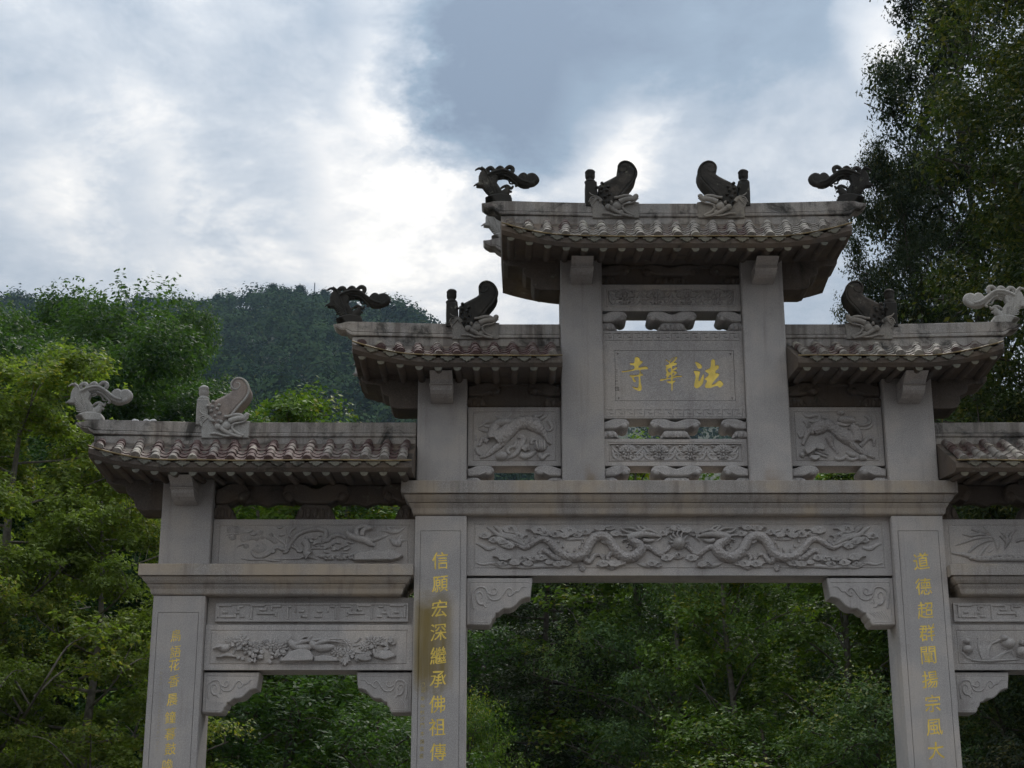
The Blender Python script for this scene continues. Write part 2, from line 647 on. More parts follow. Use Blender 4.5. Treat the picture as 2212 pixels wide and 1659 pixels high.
M['tile_cover'] = tile_mat('cover_tile', .05, .38)
M['tile_cover_red'] = tile_mat('cover_tile_red', .50, .30)
M['tile_pan'] = tile_mat('pan_tile', .25, -.15)
M['tile_pan_red'] = tile_mat('pan_tile_red', .9, -.25)
M['drip'] = stone_mat('drip_tile', base=(.19, .18, .145), algae_shade=.30, warm=.3)


def plain(name, col, rough=.6, metal=0.0, nscale=25, var=.25, spec=.4):
    m, w = new_mat(name)
    pos = w.node('ShaderNodeNewGeometry').outputs['Position']
    n = w.noise(pos, nscale, 4, .6).outputs[0]
    c = w.mix(w.maprange(n, .3, .7), tuple(x * (1 - var) for x in col), tuple(min(1, x * (1 + var)) for x in col))
    finish(w, c, rough, n, .15, .002, spec, metal)
    return m


def gold_mat(name, col, worn, rough):
    """gilding over cut stone, rubbed through in patches"""
    m, w = new_mat(name)
    pos = w.node('ShaderNodeNewGeometry').outputs['Position']
    n = w.noise(pos, 26, 4, .65).outputs[0]
    n2 = w.noise(pos, 7, 3, .6).outputs[0]
    c = w.mix(w.maprange(n2, .35, .65), tuple(x * .78 for x in col), tuple(min(1, x * 1.08) for x in col))
    c = w.mix(w.maprange(n, .60 - worn * .2, .74 - worn * .2, 0, .8), c, (.20, .145, .06))
    finish(w, c, rough, n, .4, .004, .5, .35)
    return m


M['gold'] = gold_mat('gilding', (.92, .66, .13), -.10, .36)
M['gold_old'] = plain('worn_gold_paint', (.50, .38, .12), .55, .1, 60, .4)
M['rope'] = plain('eave_tube_plastic', (.20, .14, .06), .5, 0, 8, .4)
M['dark_joint'] = plain('inked_carving', (.09, .08, .075), .8, 0, 50, .3)
M['mortar'] = plain('mortar_line', (.55, .54, .52), .8, 0, 60, .3)
M['mast'] = plain('mast_steel', (.35, .37, .40), .5, .4, 10, .1)
# ------------------------------------------------------------------ the gateway
gate = empty('stone_gateway', (GX, GY, 0))
tag(gate, 'grey carved stone temple gateway with tiered tiled roofs and gold writing', 'gateway')
YF, YB = -.235, .235             # column faces
xo = lambda s, v: s * v


def incise(x0, x1, z0, z1, wd=.008):
    """loops of an incised frame line: outer, inner"""
    return [[(x0, z0), (x1, z0), (x1, z1), (x0, z1)], [(x0 + wd, z0 + wd), (x1 - wd, z0 + wd), (x1 - wd, z1 - wd), (x0 + wd, z1 - wd)]]


def rect(x0, x1, z0, z1):
    return [(x0, z0), (x1, z0), (x1, z1), (x0, z1)]


def inscribed(parent, x0, x1, z0, z1, yf, dep, frame, chars, extra=(), mat='stone', slab='inscribed_face', fl=None):
    """front slab with letters cut through it, gold on the floor of the cut; chars = list of (loops, material)"""
    loops = [rect(x0, x1, z0, z1)] + list(frame)
    for lp, mt in chars:
        loops += lp
    loops += list(extra)
    me = fill_mesh(slab, loops, dep / 2, yf + dep / 2)
    obj(slab, me, M[mat], parent)
    for lp, mt in chars:
        big = mt == 'gold'
        obj('gold_character' if big else 'small_character', fill_mesh('char', lp, .001, yf + (fl or dep) - .0015), M[mt], parent)


def brush_marks(cx, cz, s, rg):
    """worn little sign of a few strokes"""
    out = []
    rows = rg.randint(2, 3)
    for i in range(rows):
        z = cz + s * (.36 - .72 * i / max(1, rows - 1)) + rg.uniform(-.05, .05) * s
        a, b = cx - s * rg.uniform(.25, .45), cx + s * rg.uniform(.2, .42)
        t = s * rg.uniform(.05, .09)
        k = s * rg.uniform(-.08, .10)
        out.append([(a, z - k), (b, z + k), (b, z + k + t), (a, z - k + t)])
    return out


# --- lower columns
CW = .475
cols = {}
ZB_C0, ZB_C1 = at(888, 1112, YF - .02)[1], at(900, 1037, YF - .125)[1]        # central beam bottom, top
ZB_W0, ZB_W1 = at(330, 1285, YF - .02)[1], at(300, 1217, YF - .125)[1]        # wing beam bottom, top


def chars_from(text, m, pts, hz, mat, **kw):
    res = []
    for ch, p in zip(text, pts):
        x, z = m(*p)
        res.append((place_glyph(ch, x, z, hz * m.k, **kw), mat))
    return res


def lower_column(cx, ztop, chars, ftop, mat='stone', label=None):
    c = MB()
    c.box(cx - CW / 2, cx + CW / 2, YF + .012, YB, 0.55, ztop, .012)
    o = c.build('column', M[mat], gate, label)
    x0, x1 = cx - CW / 2, cx + CW / 2
    fr = incise(x0 + .052, x1 - .052, .9, ztop - ftop, .0045)
    inscribed(o, x0 + .004, x1 - .004, .6, ztop - .003, YF, .012, fr, chars, mat=mat, fl=.0045)
    b = MB()
    b.mould(cx - .36, cx + .36, -.36, .36, [(.10, 0), (.10, .22), (.03, .26), (.03, .46), (-.02, .5), (-.09, .55), (-.11, .56)])
    b.build('column_base', M['stone_beam'], o)
    return o


mL = surv(1600, 2150, 1.8, YF)
mR = surv(3540, 2050, 1.624, YF)
mO = surv(560, 2400, 2.47, YF)
chL = chars_from('信願宏深繼承佛祖傳', mL, [(290, 165), (290, 335), (282, 510), (277, 680), (277, 850), (275, 1020), (268, 1200), (268, 1365), (272, 1545)], 122, 'gold')
chL += chars_from('己卯年仲秋沙門本煥敬書', mL, [(167, 1063), (166, 1102), (164, 1160), (162, 1215), (161, 1258), (161, 1305), (160, 1352), (160, 1412), (159, 1470), (157, 1522), (155, 1572)], 34, 'gold_old')
chR = chars_from('道德超群闡揚宗風大', mR, [(235, 315), (250, 480), (262, 635), (275, 780), (282, 925), (293, 1085), (310, 1240), (320, 1395), (332, 1545)], 108, 'gold')
chO = chars_from('鳥語花香晨鐘暮鼓喚', mO, [(355, 350), (350, 510), (340, 640), (335, 800), (320, 985), (300, 1160), (300, 1320), (300, 1470), (275, 1630)], 118, 'gold', wide=.88, lean=.12)
rg = random.Random(4)
for i in range(16):
    t = i / 15.0
    if i == 4:
        continue
    x, z = mO(213 - 45 * t, 665 + 805 * t)
    chO.append((brush_marks(x, z, 36 * mO.k, rg), 'gold_old'))
lower_column(-2.182, ZB_C0 - .003, chL, .14, 'stone_stained', 'square stone column with yellow-brown stain and gold characters')
lower_column(2.182, ZB_C0 - .003, chR, .14)
lower_column(-4.535, ZB_W0 - .003, chO, .15)
lower_column(4.535, ZB_W0 - .003, [], .15)

# --- moulded beams
def beam_prof(z0, z1):
    h = z1 - z0
    return [(.0, z0), (.018, z0 + .012), (.022, z0 + .04 * h + .012), (.030, z0 + .20 * h), (.048, z0 + .29 * h), (.052, z0 + .30 * h), (.052, z0 + .335 * h),
            (.040, z0 + .345 * h), (.062, z0 + .37 * h), (.085, z0 + .46 * h), (.098, z0 + .55 * h), (.100, z0 + .575 * h),
            (.088, z0 + .585 * h), (.088, z0 + .605 * h), (.125, z0 + .61 * h), (.125, z1 - .008), (.117, z1)]


b = MB()
b.mould(-2.42, 2.42, YF, YB, beam_prof(ZB_C0, ZB_C1))
cbeam = b.build('main_beam', M['stone_beam'], gate)
for s in (-1, 1):
    b = MB()
    x0, x1 = sorted((s * 4.77, s * 2.545))
    b.mould(x0, x1, YF, YB, beam_prof(ZB_W0, ZB_W1))
    b.build('wing_beam', M['stone_beam'], gate)

# --- upper columns
def upper_column(cx, w, z0, z1, mat='stone'):
    c = MB()
    c.box(cx - w / 2, cx + w / 2, YF, YB, z0 + .002, z1, .010)
    return c.build('upper_column', M[mat], gate)


# soffit heights (measured at the column face) and eave heights
# ye, yb: front and rear eave; yr: outer face of the ridge; yc: axis of the front ridge (all from the gateway's axis)
TIERS = {
    'top': dict(ye=.90, yb=.70, yr=.54, yc=.46, m=(1450, 511, 563, 439, 478)),
    'mid': dict(ye=.80, yb=.66, yr=.17, yc=.09, m=(1100, 768, 818, 700, 741)),
    'low': dict(ye=.80, yb=.50, yr=.17, yc=.09, m=(700, 994, 1036, 912, 952)),
}
for T in TIERS.values():
    x_, e_, s_, r_, b_ = T['m']
    T['ze'], T['zs'], T['zr'], T['zb'] = at(x_, e_, -T['ye'])[1], at(x_, s_, YF)[1], at(x_, r_, -T['yr'])[1], at(x_, b_, -T['yr'])[1] - .03
for s in (-1, 1):
    upper_column(s * .868, .40, ZB_C1, TIERS['top']['zs'] + .05, 'stone_rust_l' if s < 0 else 'stone_rust_r')
    upper_column(s * 2.182, CW - .012, ZB_C1, TIERS['mid']['zs'] + .05)
    upper_column(s * 4.515, CW - .012, ZB_W1, TIERS['low']['zs'] + .05)
YP = YF + .085                    # faces of the boards between the columns


def scroll(parent, cx, zt, w, h, yf=YP - .03, yb=.10, half=0, ped=True, mat='carve'):
    """rolled cushion on a lotus foot; half = -1 or 1 keeps one side only"""
    hs = h * .56 if ped else h
    W = w / 2
    pr = []
    pts = [(0, -.30), (.14, -.22), (.30, -.07), (.46, 0), (.72, 0), (.88, -.07), (.97, -.24), (1.0, -.46), (.96, -.70), (.86, -.86), (.74, -.90), (.66, -.80), (.58, -.84), (.44, -.97), (.2, -1.0), (0, -1.0)]
    if half <= 0:
        L = [(-a, b) for a, b in pts]
    if half >= 0:
        Rr = pts
    if half == 0:
        o = Rr + [(-a, b) for a, b in pts[::-1]][1:-1]
    elif half > 0:
        o = Rr
    else:
        o = [(-a, b) for a, b in pts]
    m = MB()
    m.prism([(cx + a * W, zt + b * hs) for a, b in o], yf, yb, .016, True)
    so = m.build('cushion_scroll', M[mat], parent)
    g = MB()
    for s in (-1, 1):
        if half and s != half:
            continue
        p = catmull([(s * .98, -.52), (s * .86, -.42), (s * .66, -.62), (s * .44, -.86)], 4)
        g.sweep([(cx + a * W, yf + .001, zt + b * hs) for a, b in p], np.linspace(.012, .005, len(p)), 6, .5)
        g.ell((cx + s * .80 * W, yf + .004, zt - .66 * hs), (.12 * W, .022, .24 * hs), s * -.4)
        p = catmull([(s * .34, -.10), (s * .2, -.30), (s * .02, -.46)], 4)
        g.sweep([(cx + a * W, yf + .003, zt + b * hs) for a, b in p], np.linspace(.004, .009, len(p)), 6, .5)
    g.build('scroll_curl', M[mat], so)
    if ped:
        f = MB()
        z0, z1 = zt - h, zt - hs - .002
        o = [(.36, 1), (.46, .80), (.54, .45), (.60, .12), (.64, 0)]
        if half == 0:
            oo = o + [(-a, b) for a, b in o[::-1]]
        else:
            oo = [(half * a, b) for a, b in o] + [(0, 0), (0, 1)]
        f.prism([(cx + a * W, z0 + b * (z1 - z0)) for a, b in oo], yf + .02, yb - .02, .02, True)
        for a in (-.42, -.21, 0, .21, .42):
            if half and a * half < -.01:
                continue
            f.ell((cx + a * W, yf + .02, z0 + .42 * (z1 - z0)), (.085 * W, .022, .36 * (z1 - z0)), 0, 8, 5)
        f.build('lotus_foot', M[mat], so)
    return so


def board(name, x0, x1, z0, z1, steps, yf=YP, yb=.12, mat='stone', label=None):
    b = MB()
    b.panel(x0, x1, z0, z1, yf, yb, steps)
    return b.build(name, M[mat], gate, label)


LINE = lambda i: [(i, 0), (i + .004, .006), (i + .010, .006), (i + .014, 0)]
XI = .668                         # inner faces of the top columns
zz = lambda y, d=YP: at(1450, y, d)[1]

# top stack between the upper columns
pt = board('scroll_panel', -XI + .003, XI - .003, zz(672), zz(615), LINE(.035) + [(.058, .0), (.062, .018)])
plq_z0, plq_z1 = zz(905), zz(716)
lp_z0, lp_z1 = zz(1006), zz(948)
pl = board('lotus_panel', -XI + .003, XI - .003, lp_z0, lp_z1, LINE(.030) + [(.048, .0), (.052, .024)])
for zt, h in ((zz(673) - .004, zz(673) - plq_z1 - .008), (plq_z0 - .004, plq_z0 - lp_z1 - .008), (lp_z0 - .004, .185)):
    scroll(gate, 0, zt, .475, h)
    scroll(gate, -XI, zt, .475, h, half=1)
    scroll(gate, XI, zt, .475, h, half=-1)

# --- plaque with the three large characters
pm = surv(2460, 1400, 4.809, YP - .02)
def P(l):
    return [pm(a, b) for a, b in l]


C_SI = [(375, 150), (405, 130), (445, 132), (478, 165), (485, 205), (520, 203), (535, 230), (505, 270), (460, 305), (458, 335), (520, 318), (600, 312),
        (637, 338), (628, 368), (560, 372), (492, 385), (490, 410), (530, 460), (545, 490), (490, 500), (492, 560), (500, 640), (515, 700), (510, 760), (480, 790),
        (420, 775), (360, 740), (328, 705), (345, 700), (400, 720), (440, 715), (455, 680), (455, 600), (450, 512), (365, 520), (375, 555), (405, 590), (395, 615),
        (370, 620), (350, 600), (335, 560), (320, 530), (280, 500), (285, 480), (350, 480), (460, 468), (468, 385), (380, 390), (290, 410), (140, 430), (135, 405),
        (230, 395), (330, 370), (372, 350), (365, 300), (300, 290), (285, 265), (300, 245), (370, 240)]
C_HUA = [(970, 185), (985, 175), (1035, 220), (1050, 205), (1110, 150), (1180, 125), (1202, 145), (1170, 200), (1125, 245), (1165, 235), (1195, 250), (1185, 280),
         (1140, 300), (1100, 310), (1105, 370), (1180, 318), (1195, 340), (1185, 360), (1120, 400), (1165, 400), (1205, 438), (1190, 445), (1140, 490), (1105, 520),
         (1180, 490), (1290, 490), (1292, 515), (1180, 525), (1115, 545), (1110, 590), (1160, 578), (1165, 600), (1120, 635), (1112, 650), (1110, 750), (1095, 800),
         (1085, 760), (1082, 645), (1040, 640), (990, 615), (1000, 595), (1075, 590), (1078, 550), (1000, 565), (880, 598), (860, 585), (880, 555), (980, 545),
         (1000, 500), (975, 490), (995, 430), (975, 390), (975, 350), (990, 330), (965, 300), (980, 285), (1050, 265), (1030, 240), (985, 205)]
H_HUA = [[(1055, 228), (1110, 168), (1168, 142), (1160, 160), (1110, 215), (1068, 248)], [(1010, 375), (1040, 350), (1075, 345), (1078, 410), (1040, 425)],
         [(1020, 530), (1045, 485), (1080, 475), (1082, 515), (1050, 535)], [(1108, 492), (1150, 442), (1110, 432)]]
C_FA = [[(1535, 225), (1570, 225), (1630, 255), (1672, 300), (1668, 345), (1620, 360), (1585, 335), (1555, 275)],
        [(1515, 400), (1560, 392), (1625, 405), (1637, 430), (1620, 500), (1610, 590), (1640, 570), (1680, 490), (1700, 460), (1712, 470), (1705, 590), (1680, 660),
         (1630, 710), (1580, 740), (1535, 720), (1520, 680), (1535, 600), (1550, 500), (1520, 430)],
        [(1845, 210), (1870, 175), (1900, 175), (1925, 205), (1930, 300), (1955, 285), (1985, 290), (2000, 320), (1985, 365), (1940, 395), (1935, 440), (1970, 440),
         (2005, 455), (1995, 495), (1940, 560), (1860, 660), (1930, 640), (1985, 590), (2020, 580), (2060, 610), (2087, 655), (2060, 695), (2005, 725), (1975, 690),
         (1900, 705), (1840, 730), (1760, 730), (1728, 700), (1745, 640), (1770, 590), (1720, 565), (1725, 550), (1780, 500), (1805, 460), (1760, 430), (1728, 400),
         (1750, 380), (1820, 345), (1840, 310)]]
sm = lambda l: [tuple(p) for p in catmull(P(l) + [P(l)[0]], 2)[:-1]]
plq = MB()
plq.box(-XI + .003, XI - .003, YP - .02 + .026, .12, plq_z0, plq_z1, .004)
plaque = plq.build('name_plaque', M['stone'], gate, 'stone name plaque with three large gold characters')
chars = [([sm(C_SI), P([(494, 428), (493, 462), (513, 462)])], 'gold'), ([P(C_HUA)] + [P(h) for h in H_HUA], 'gold'), ([sm(q) for q in C_FA], 'gold')]
ym = YP - .02
za, zb = at(1450, 866, ym)[1], at(1450, 757, ym)[1]
xa, xb = -.555, .575
fr = incise(xa, xb, za, zb, .0035)
extra = []
cwd = .046
for zc0, zc1 in ((plq_z1 - .100, plq_z1 - .012), (plq_z0 + .010, plq_z0 + .098)):
    h = zc1 - zc0
    n = 14
    pitch = (2 * XI - .05) / n
    for i in range(n):
        x = -XI + .025 + i * pitch
        extra += [rect(x, x + pitch * .62, zc0 + h * .80, zc0 + h * .855), rect(x + pitch * .36, x + pitch * .70, zc0 + h * .36, zc0 + h * .415),
                  rect(x + pitch * .30, x + pitch * .37, zc0 + h * .52, zc0 + h * .60), rect(x + .004, x + pitch * .92, zc0 + .02 * h, zc0 + h * .07),
                  rect(x + pitch * .87, x + pitch * .90, zc0 + h * .14, zc0 + h * .9)]
for sx in (xa + .03, xb - .03):
    for sz in (za + .03, zb - .03):
        extra.append(rect(sx - .010, sx + .010, sz - .003, sz + .003))
        extra.append(rect(sx - .003, sx + .003, sz - .016, sz - .006))
inscribed(plaque, -XI + .003, XI - .003, plq_z0, plq_z1, ym, .024, fr, chars, extra, fl=.010)
sg = MB()
pm2 = surv(2440, 1440, 10.375, YP - .022)
rgs = random.Random(9)
for (a, b_) in ((275, 455), (280, 640), (285, 810), (285, 950)):
    x, z = pm2(a, b_)
    for lp in brush_marks(x, z, 150 * pm2.k, rgs):
        sg.prism(lp, ym - .0015, ym + .002)
sg.build('signature_mark', M['dark_joint'], plaque)
sg = MB()
x, z = pm2(295, 1190)
r_ = 80 * pm2.k
for q in (rect(x - r_, x + r_, z + r_ * .7, z + r_), rect(x - r_, x - r_ * .75, z - r_ * .9, z + r_), rect(x + r_ * .75, x + r_, z - r_, z + r_),
          rect(x - r_, x + r_, z - r_, z - r_ * .8), rect(x - .5 * r_, x + .5 * r_, z - .3 * r_, z + .1 * r_)):
    sg.prism(q, ym - .0015, ym + .002)
sg.build('seal_mark', M['dark_joint'], plaque)

# dark frieze under the top roof
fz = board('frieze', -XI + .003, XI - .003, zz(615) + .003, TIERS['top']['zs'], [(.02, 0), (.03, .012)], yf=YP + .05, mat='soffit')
zt = TIERS['top']['zs'] - .004
hh = zt - zz(615) - .012
for cx, hf in ((0, 0), (-XI, 1), (XI, -1)):
    scroll(gate, cx, zt, .56, hh, yf=YP + .0, yb=.0, half=hf, mat='soffit')

# --- beast panels of the second tier
for s in (-1, 1):
    x0, x1 = 1.072, 1.945
    bz0, bz1 = at(1100, 1006, YP)[1], at(1100, 880, YP)[1]
    p = board('beast_panel', s * x0 + s * .002, s * x1 - s * .002, bz0, bz1, LINE(.04))
    if s < 0:
        pbL = p
    else:
        pbR = p
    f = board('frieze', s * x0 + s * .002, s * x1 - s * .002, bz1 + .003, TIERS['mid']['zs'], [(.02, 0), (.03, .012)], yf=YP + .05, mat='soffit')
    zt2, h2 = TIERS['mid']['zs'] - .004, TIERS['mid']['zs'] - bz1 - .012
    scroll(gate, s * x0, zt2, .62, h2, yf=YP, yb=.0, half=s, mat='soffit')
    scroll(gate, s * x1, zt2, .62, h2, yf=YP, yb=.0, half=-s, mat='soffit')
    scroll(gate, s * x0, bz0 - .004, .50, .185, half=s)
    scroll(gate, s * x1, bz0 - .004, .50, .185, half=-s)
    # wings: upper bird panel, openings with scrolls above it
    x0, x1 = 2.425, 4.278
    wz0, wz1 = ZB_W1 - .02, at(700, 1122, YP)[1]
    p = board('flower_panel', s * x0, s * x1, wz0, wz1, LINE(.05))
    if s < 0:
        pwL = p
    else:
        pwR = p
    zt3 = TIERS['low']['zs'] - .004
    h3 = zt3 - wz1 - .008
    xm = (x0 + x1) / 2
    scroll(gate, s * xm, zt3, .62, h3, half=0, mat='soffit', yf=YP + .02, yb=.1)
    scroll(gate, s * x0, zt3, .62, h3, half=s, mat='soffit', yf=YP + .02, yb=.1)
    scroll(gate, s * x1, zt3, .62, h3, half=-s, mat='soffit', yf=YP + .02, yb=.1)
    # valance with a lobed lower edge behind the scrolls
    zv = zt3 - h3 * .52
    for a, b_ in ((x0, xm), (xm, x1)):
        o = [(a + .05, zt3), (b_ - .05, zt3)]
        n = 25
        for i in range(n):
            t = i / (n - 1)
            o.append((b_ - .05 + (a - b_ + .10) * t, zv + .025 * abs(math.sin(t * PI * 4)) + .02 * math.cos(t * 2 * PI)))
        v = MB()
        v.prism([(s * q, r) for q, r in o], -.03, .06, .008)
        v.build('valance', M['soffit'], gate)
    # wings below the beam: fret board, relief panel
    q0, q1 = at(700, 1350, YP)[1], ZB_W0
    fb = board('fret_board', s * 2.425, s * 4.292, q0 + .002, q1, [(.0, 0)], yf=YP + .03)
    r0 = at(700, 1447, YP - .015)[1]
    p = board('bird_panel', s * 2.424, s * 4.294, r0, q0 - .002, LINE(.045), yf=YP - .015, yb=.16)
    if s < 0:
        pfL, fbL = p, fb
    else:
        pfR, fbR = p, fb
    mt = MB()
    mt.box(s * 2.43, s * 4.29, YP + .022, YP + .05, q0 - .004, q0 + .006, .001)
    mt.build('mortar_joint', M['mortar'], fb)
    # raised frame with fret
    x0, x1 = s * 2.47, s * 4.215
    m0, m1 = at(700, 1343, YP)[1], at(700, 1303, YP)[1]
    fr_ = MB()
    fr_.panel(x0, x1, m0, m1, YP - .012, YP + .032, [(.016, 0), (.019, .010)])
    fo = fr_.build('fret_frame', M['carve'], fb)
    mf = surv(820, 2380, 2.633, YP - .012)

    def bar(a, b_, c, d):
        (xa_, za_), (xb_, zb_) = mf(a, b_), mf(c, d)
        if s > 0:
            xa_, xb_ = -xa_, -xb_
        xa_, xb_ = sorted((xa_, xb_))
        za_, zb_ = sorted((za_, zb_))
        t = .009
        if xb_ - xa_ < t * 2:
            xb_ = xa_ + t * 2
        if zb_ - za_ < t * 2:
            zb_ = za_ + t * 2
        g = MB()
        g.box(xa_, xb_, YP - .016, YP + .002, za_, zb_, .003)
        g.build('fret_bar', M['carve'], fo)
    for sgn in (0, 1):
        def mb(a, b_, c, d):
            if sgn:
                a, c = 2225 - a, 2225 - c
            bar(min(a, c), b_, max(a, c), d)
        for q in ((130, 120, 280, 120), (130, 120, 130, 235), (165, 237, 310, 237), (185, 190, 240, 190), (305, 195, 305, 237), (340, 120, 340, 160), (305, 198, 360, 198), (345, 130, 400, 130),
                  (360, 235, 415, 235), (480, 120, 630, 120), (480, 120, 480, 255), (545, 203, 735, 203), (630, 120, 630, 165), (575, 165, 630, 165), (690, 120, 690, 160), (735, 170, 735, 225),
                  (860, 130, 860, 255), (860, 130, 910, 130), (690, 128, 800, 128), (985, 180, 1050, 180), (940, 125, 940, 180), (1010, 235, 1075, 235), (1010, 200, 1010, 235)):
            mb(*q)

# --- dragon beam and corner brackets
dz0 = at(1500, 1243, YP)[1]
XJ = 1.942
pd = board('dragon_beam', -XJ, XJ, dz0, ZB_C0, LINE(.06), yf=YP, yb=.20)
qm = surv(1840, 2280, 6.9125, YP + .01)
QO = [(168, 190), (1990, 190), (1990, 240), (1930, 720), (1800, 735), (1690, 780), (1600, 870), (1530, 950), (1440, 1010), (1350, 1040), (1195, 1040), (1120, 1100), (1060, 1150),
      (975, 1165), (960, 1240), (930, 1300), (875, 1345), (870, 1410), (820, 1480), (790, 1500), (240, 1490), (168, 1490)]
ox, oz = qm(168, 140)


def corner_bracket(cx, cz, s, k, yf=YP + .01, yb=.11):
    """carved spandrel bracket hung in the corner at cx, cz"""
    def T(a, b):
        x, z = qm(a, b)
        return cx + s * (x - ox) * k, cz + (z - oz) * k
    m = MB()
    m.prism([T(a, b) for a, b in QO], yf, yb, .010)
    o = m.build('corner_bracket', M['stone'], gate)
    g = MB()

    def tube(pts, r0, r1, n=4):
        p = catmull([T(a, b) for a, b in pts], n)
        g.sweep([(x, yf + .001, z) for x, z in p], np.linspace(r0, r1, len(p)) * k * qm.k, 6, 1.2)
    sp = [(550, 760), (605, 740), (610, 650), (530, 580), (455, 640), (450, 780), (520, 900), (630, 920)]
    tube(sp, 14, 40)
    tube([(370, 1040), (335, 800), (350, 600), (440, 480), (570, 440), (690, 480), (740, 600), (780, 720), (870, 790), (980, 800), (1090, 760), (1180, 640), (1260, 520), (1350, 470), (1430, 540), (1440, 640), (1360, 690), (1310, 640), (1330, 580)], 34, 22)
    tube([(760, 600), (830, 640), (930, 660), (1000, 600), (1000, 520), (940, 480), (880, 520), (890, 600)], 34, 14)
    tube([(1440, 640), (1520, 560), (1600, 560), (1690, 450), (1760, 430), (1850, 440)], 34, 12)
    tube([(640, 940), (690, 1000), (760, 1000)], 28, 12)
    tube([(740, 780), (720, 880), (790, 860), (820, 900)], 24, 8)
    for i in range(7):
        tube([(330 + i * 60, 1340), (380 + i * 62, 1240), (470 + i * 66, 1090 + i * 12)], 9, 13, 3)
    g.build('scroll_relief', M['carve'], o)
    f = MB()
    for a, b in (((270, 300), (1890, 310)), ((270, 300), (272, 1400)), ((272, 1400), (760, 1412))):
        p, q = T(*a), T(*b)
        f.sweep([(p[0], yf, p[1]), (q[0], yf, q[1])], .0045 * k, 4, .8)
    f.build('bracket_line', M['carve'], o)


for s in (-1, 1):
    corner_bracket(s * -1.945, dz0 - .004, s, 1.0)
    corner_bracket(s * -2.424 + 0, r0 - .004, -s, .83)
    corner_bracket(s * -4.295, r0 - .004, s, .83)
# ------------------------------------------------------------------ roofs


def half_pipe(r0, r1, ln, n=8, th=.012):
    m = MB()
    R = []
    for r, y in ((r0, 0), (r0, .012), (r1, ln)):
        R.append([(r * math.cos(PI * j / n), y, r * math.sin(PI * j / n)) for j in range(n + 1)])
    m.rings(R, closed=False, caps=False, smooth=True)
    m.add(R[0], [tuple(range(n + 1))])
    return m.mesh('cover_tile')


ME_COVER = half_pipe(.045, .036, .185)
ME_COVER.materials.append(M['tile_cover'])
ME_COVER_S = half_pipe(.045, .037, .11)
ME_COVER_S.materials.append(M['tile_cover'])
ME_COVER_R = ME_COVER.copy()
ME_COVER_R.materials[0] = M['tile_cover_red']


def pan_mesh(w, ln):
    m = MB()
    n = 6
    R = []
    for y, dz in ((0, .012), (ln, 0.0)):
        top = [(-w / 2 + w * j / n, y, dz + .030 * (2 * j / n - 1) ** 2 - .012) for j in range(n + 1)]
        bot = [(x, yy, z - .013) for x, yy, z in top[::-1]]
        R.append(top + bot)
    m.rings(R, smooth=False)
    return m.mesh('pan_tile')


ME_PAN = pan_mesh(.118, .185)
ME_PAN.materials.append(M['tile_pan'])
ME_PAN_S = pan_mesh(.118, .11)
ME_PAN_S.materials.append(M['tile_pan'])
ME_PAN_R = ME_PAN.copy()
ME_PAN_R.materials[0] = M['tile_pan_red']
dm = MB()
o_ = [(-.062, 0), (.062, 0), (.060, -.012), (.050, -.020), (.040, -.016), (.026, -.034), (.010, -.036), (0, -.046), (-.010, -.036), (-.026, -.034), (-.040, -.016), (-.050, -.020), (-.060, -.012)]
dm.prism(o_, -.010, .010, .003)
ME_DRIP = dm.mesh('drip_tile')
ME_DRIP.materials.append(M['drip'])
rm = MB()
n_ = 8
R_ = []
for y in (0, .58):
    R_.append([(.034 * math.cos(PI + PI * j / n_), y, .034 * math.sin(PI + PI * j / n_)) for j in range(n_ + 1)])
rm.rings(R_, closed=True, caps=True)
ME_RAFT = rm.mesh('rafter')
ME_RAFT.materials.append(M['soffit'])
rm = MB()
rm.prism([(.037 * math.cos(PI + PI * j / 10), .037 * math.sin(PI + PI * j / 10)) for j in range(11)], -.012, .0, .003)
ME_RAFTEND = rm.mesh('rafter_end')
ME_RAFTEND.materials.append(M['drip'])


def put(name, me, parent, x, y, z, ydir, sc=1.0):
    o = bpy.data.objects.new(name, me)
    COL.objects.link(o)
    o.parent = parent
    d = Vector(ydir).normalized()
    Z = Vector((1, 0, 0)).cross(d).normalized()
    X = d.cross(Z)
    mt = Matrix(((X.x, d.x, Z.x, x), (X.y, d.y, Z.y, y), (X.z, d.z, Z.z, z), (0, 0, 0, 1)))
    o.matrix_local = mt @ Matrix.Scale(sc, 4)
    return o


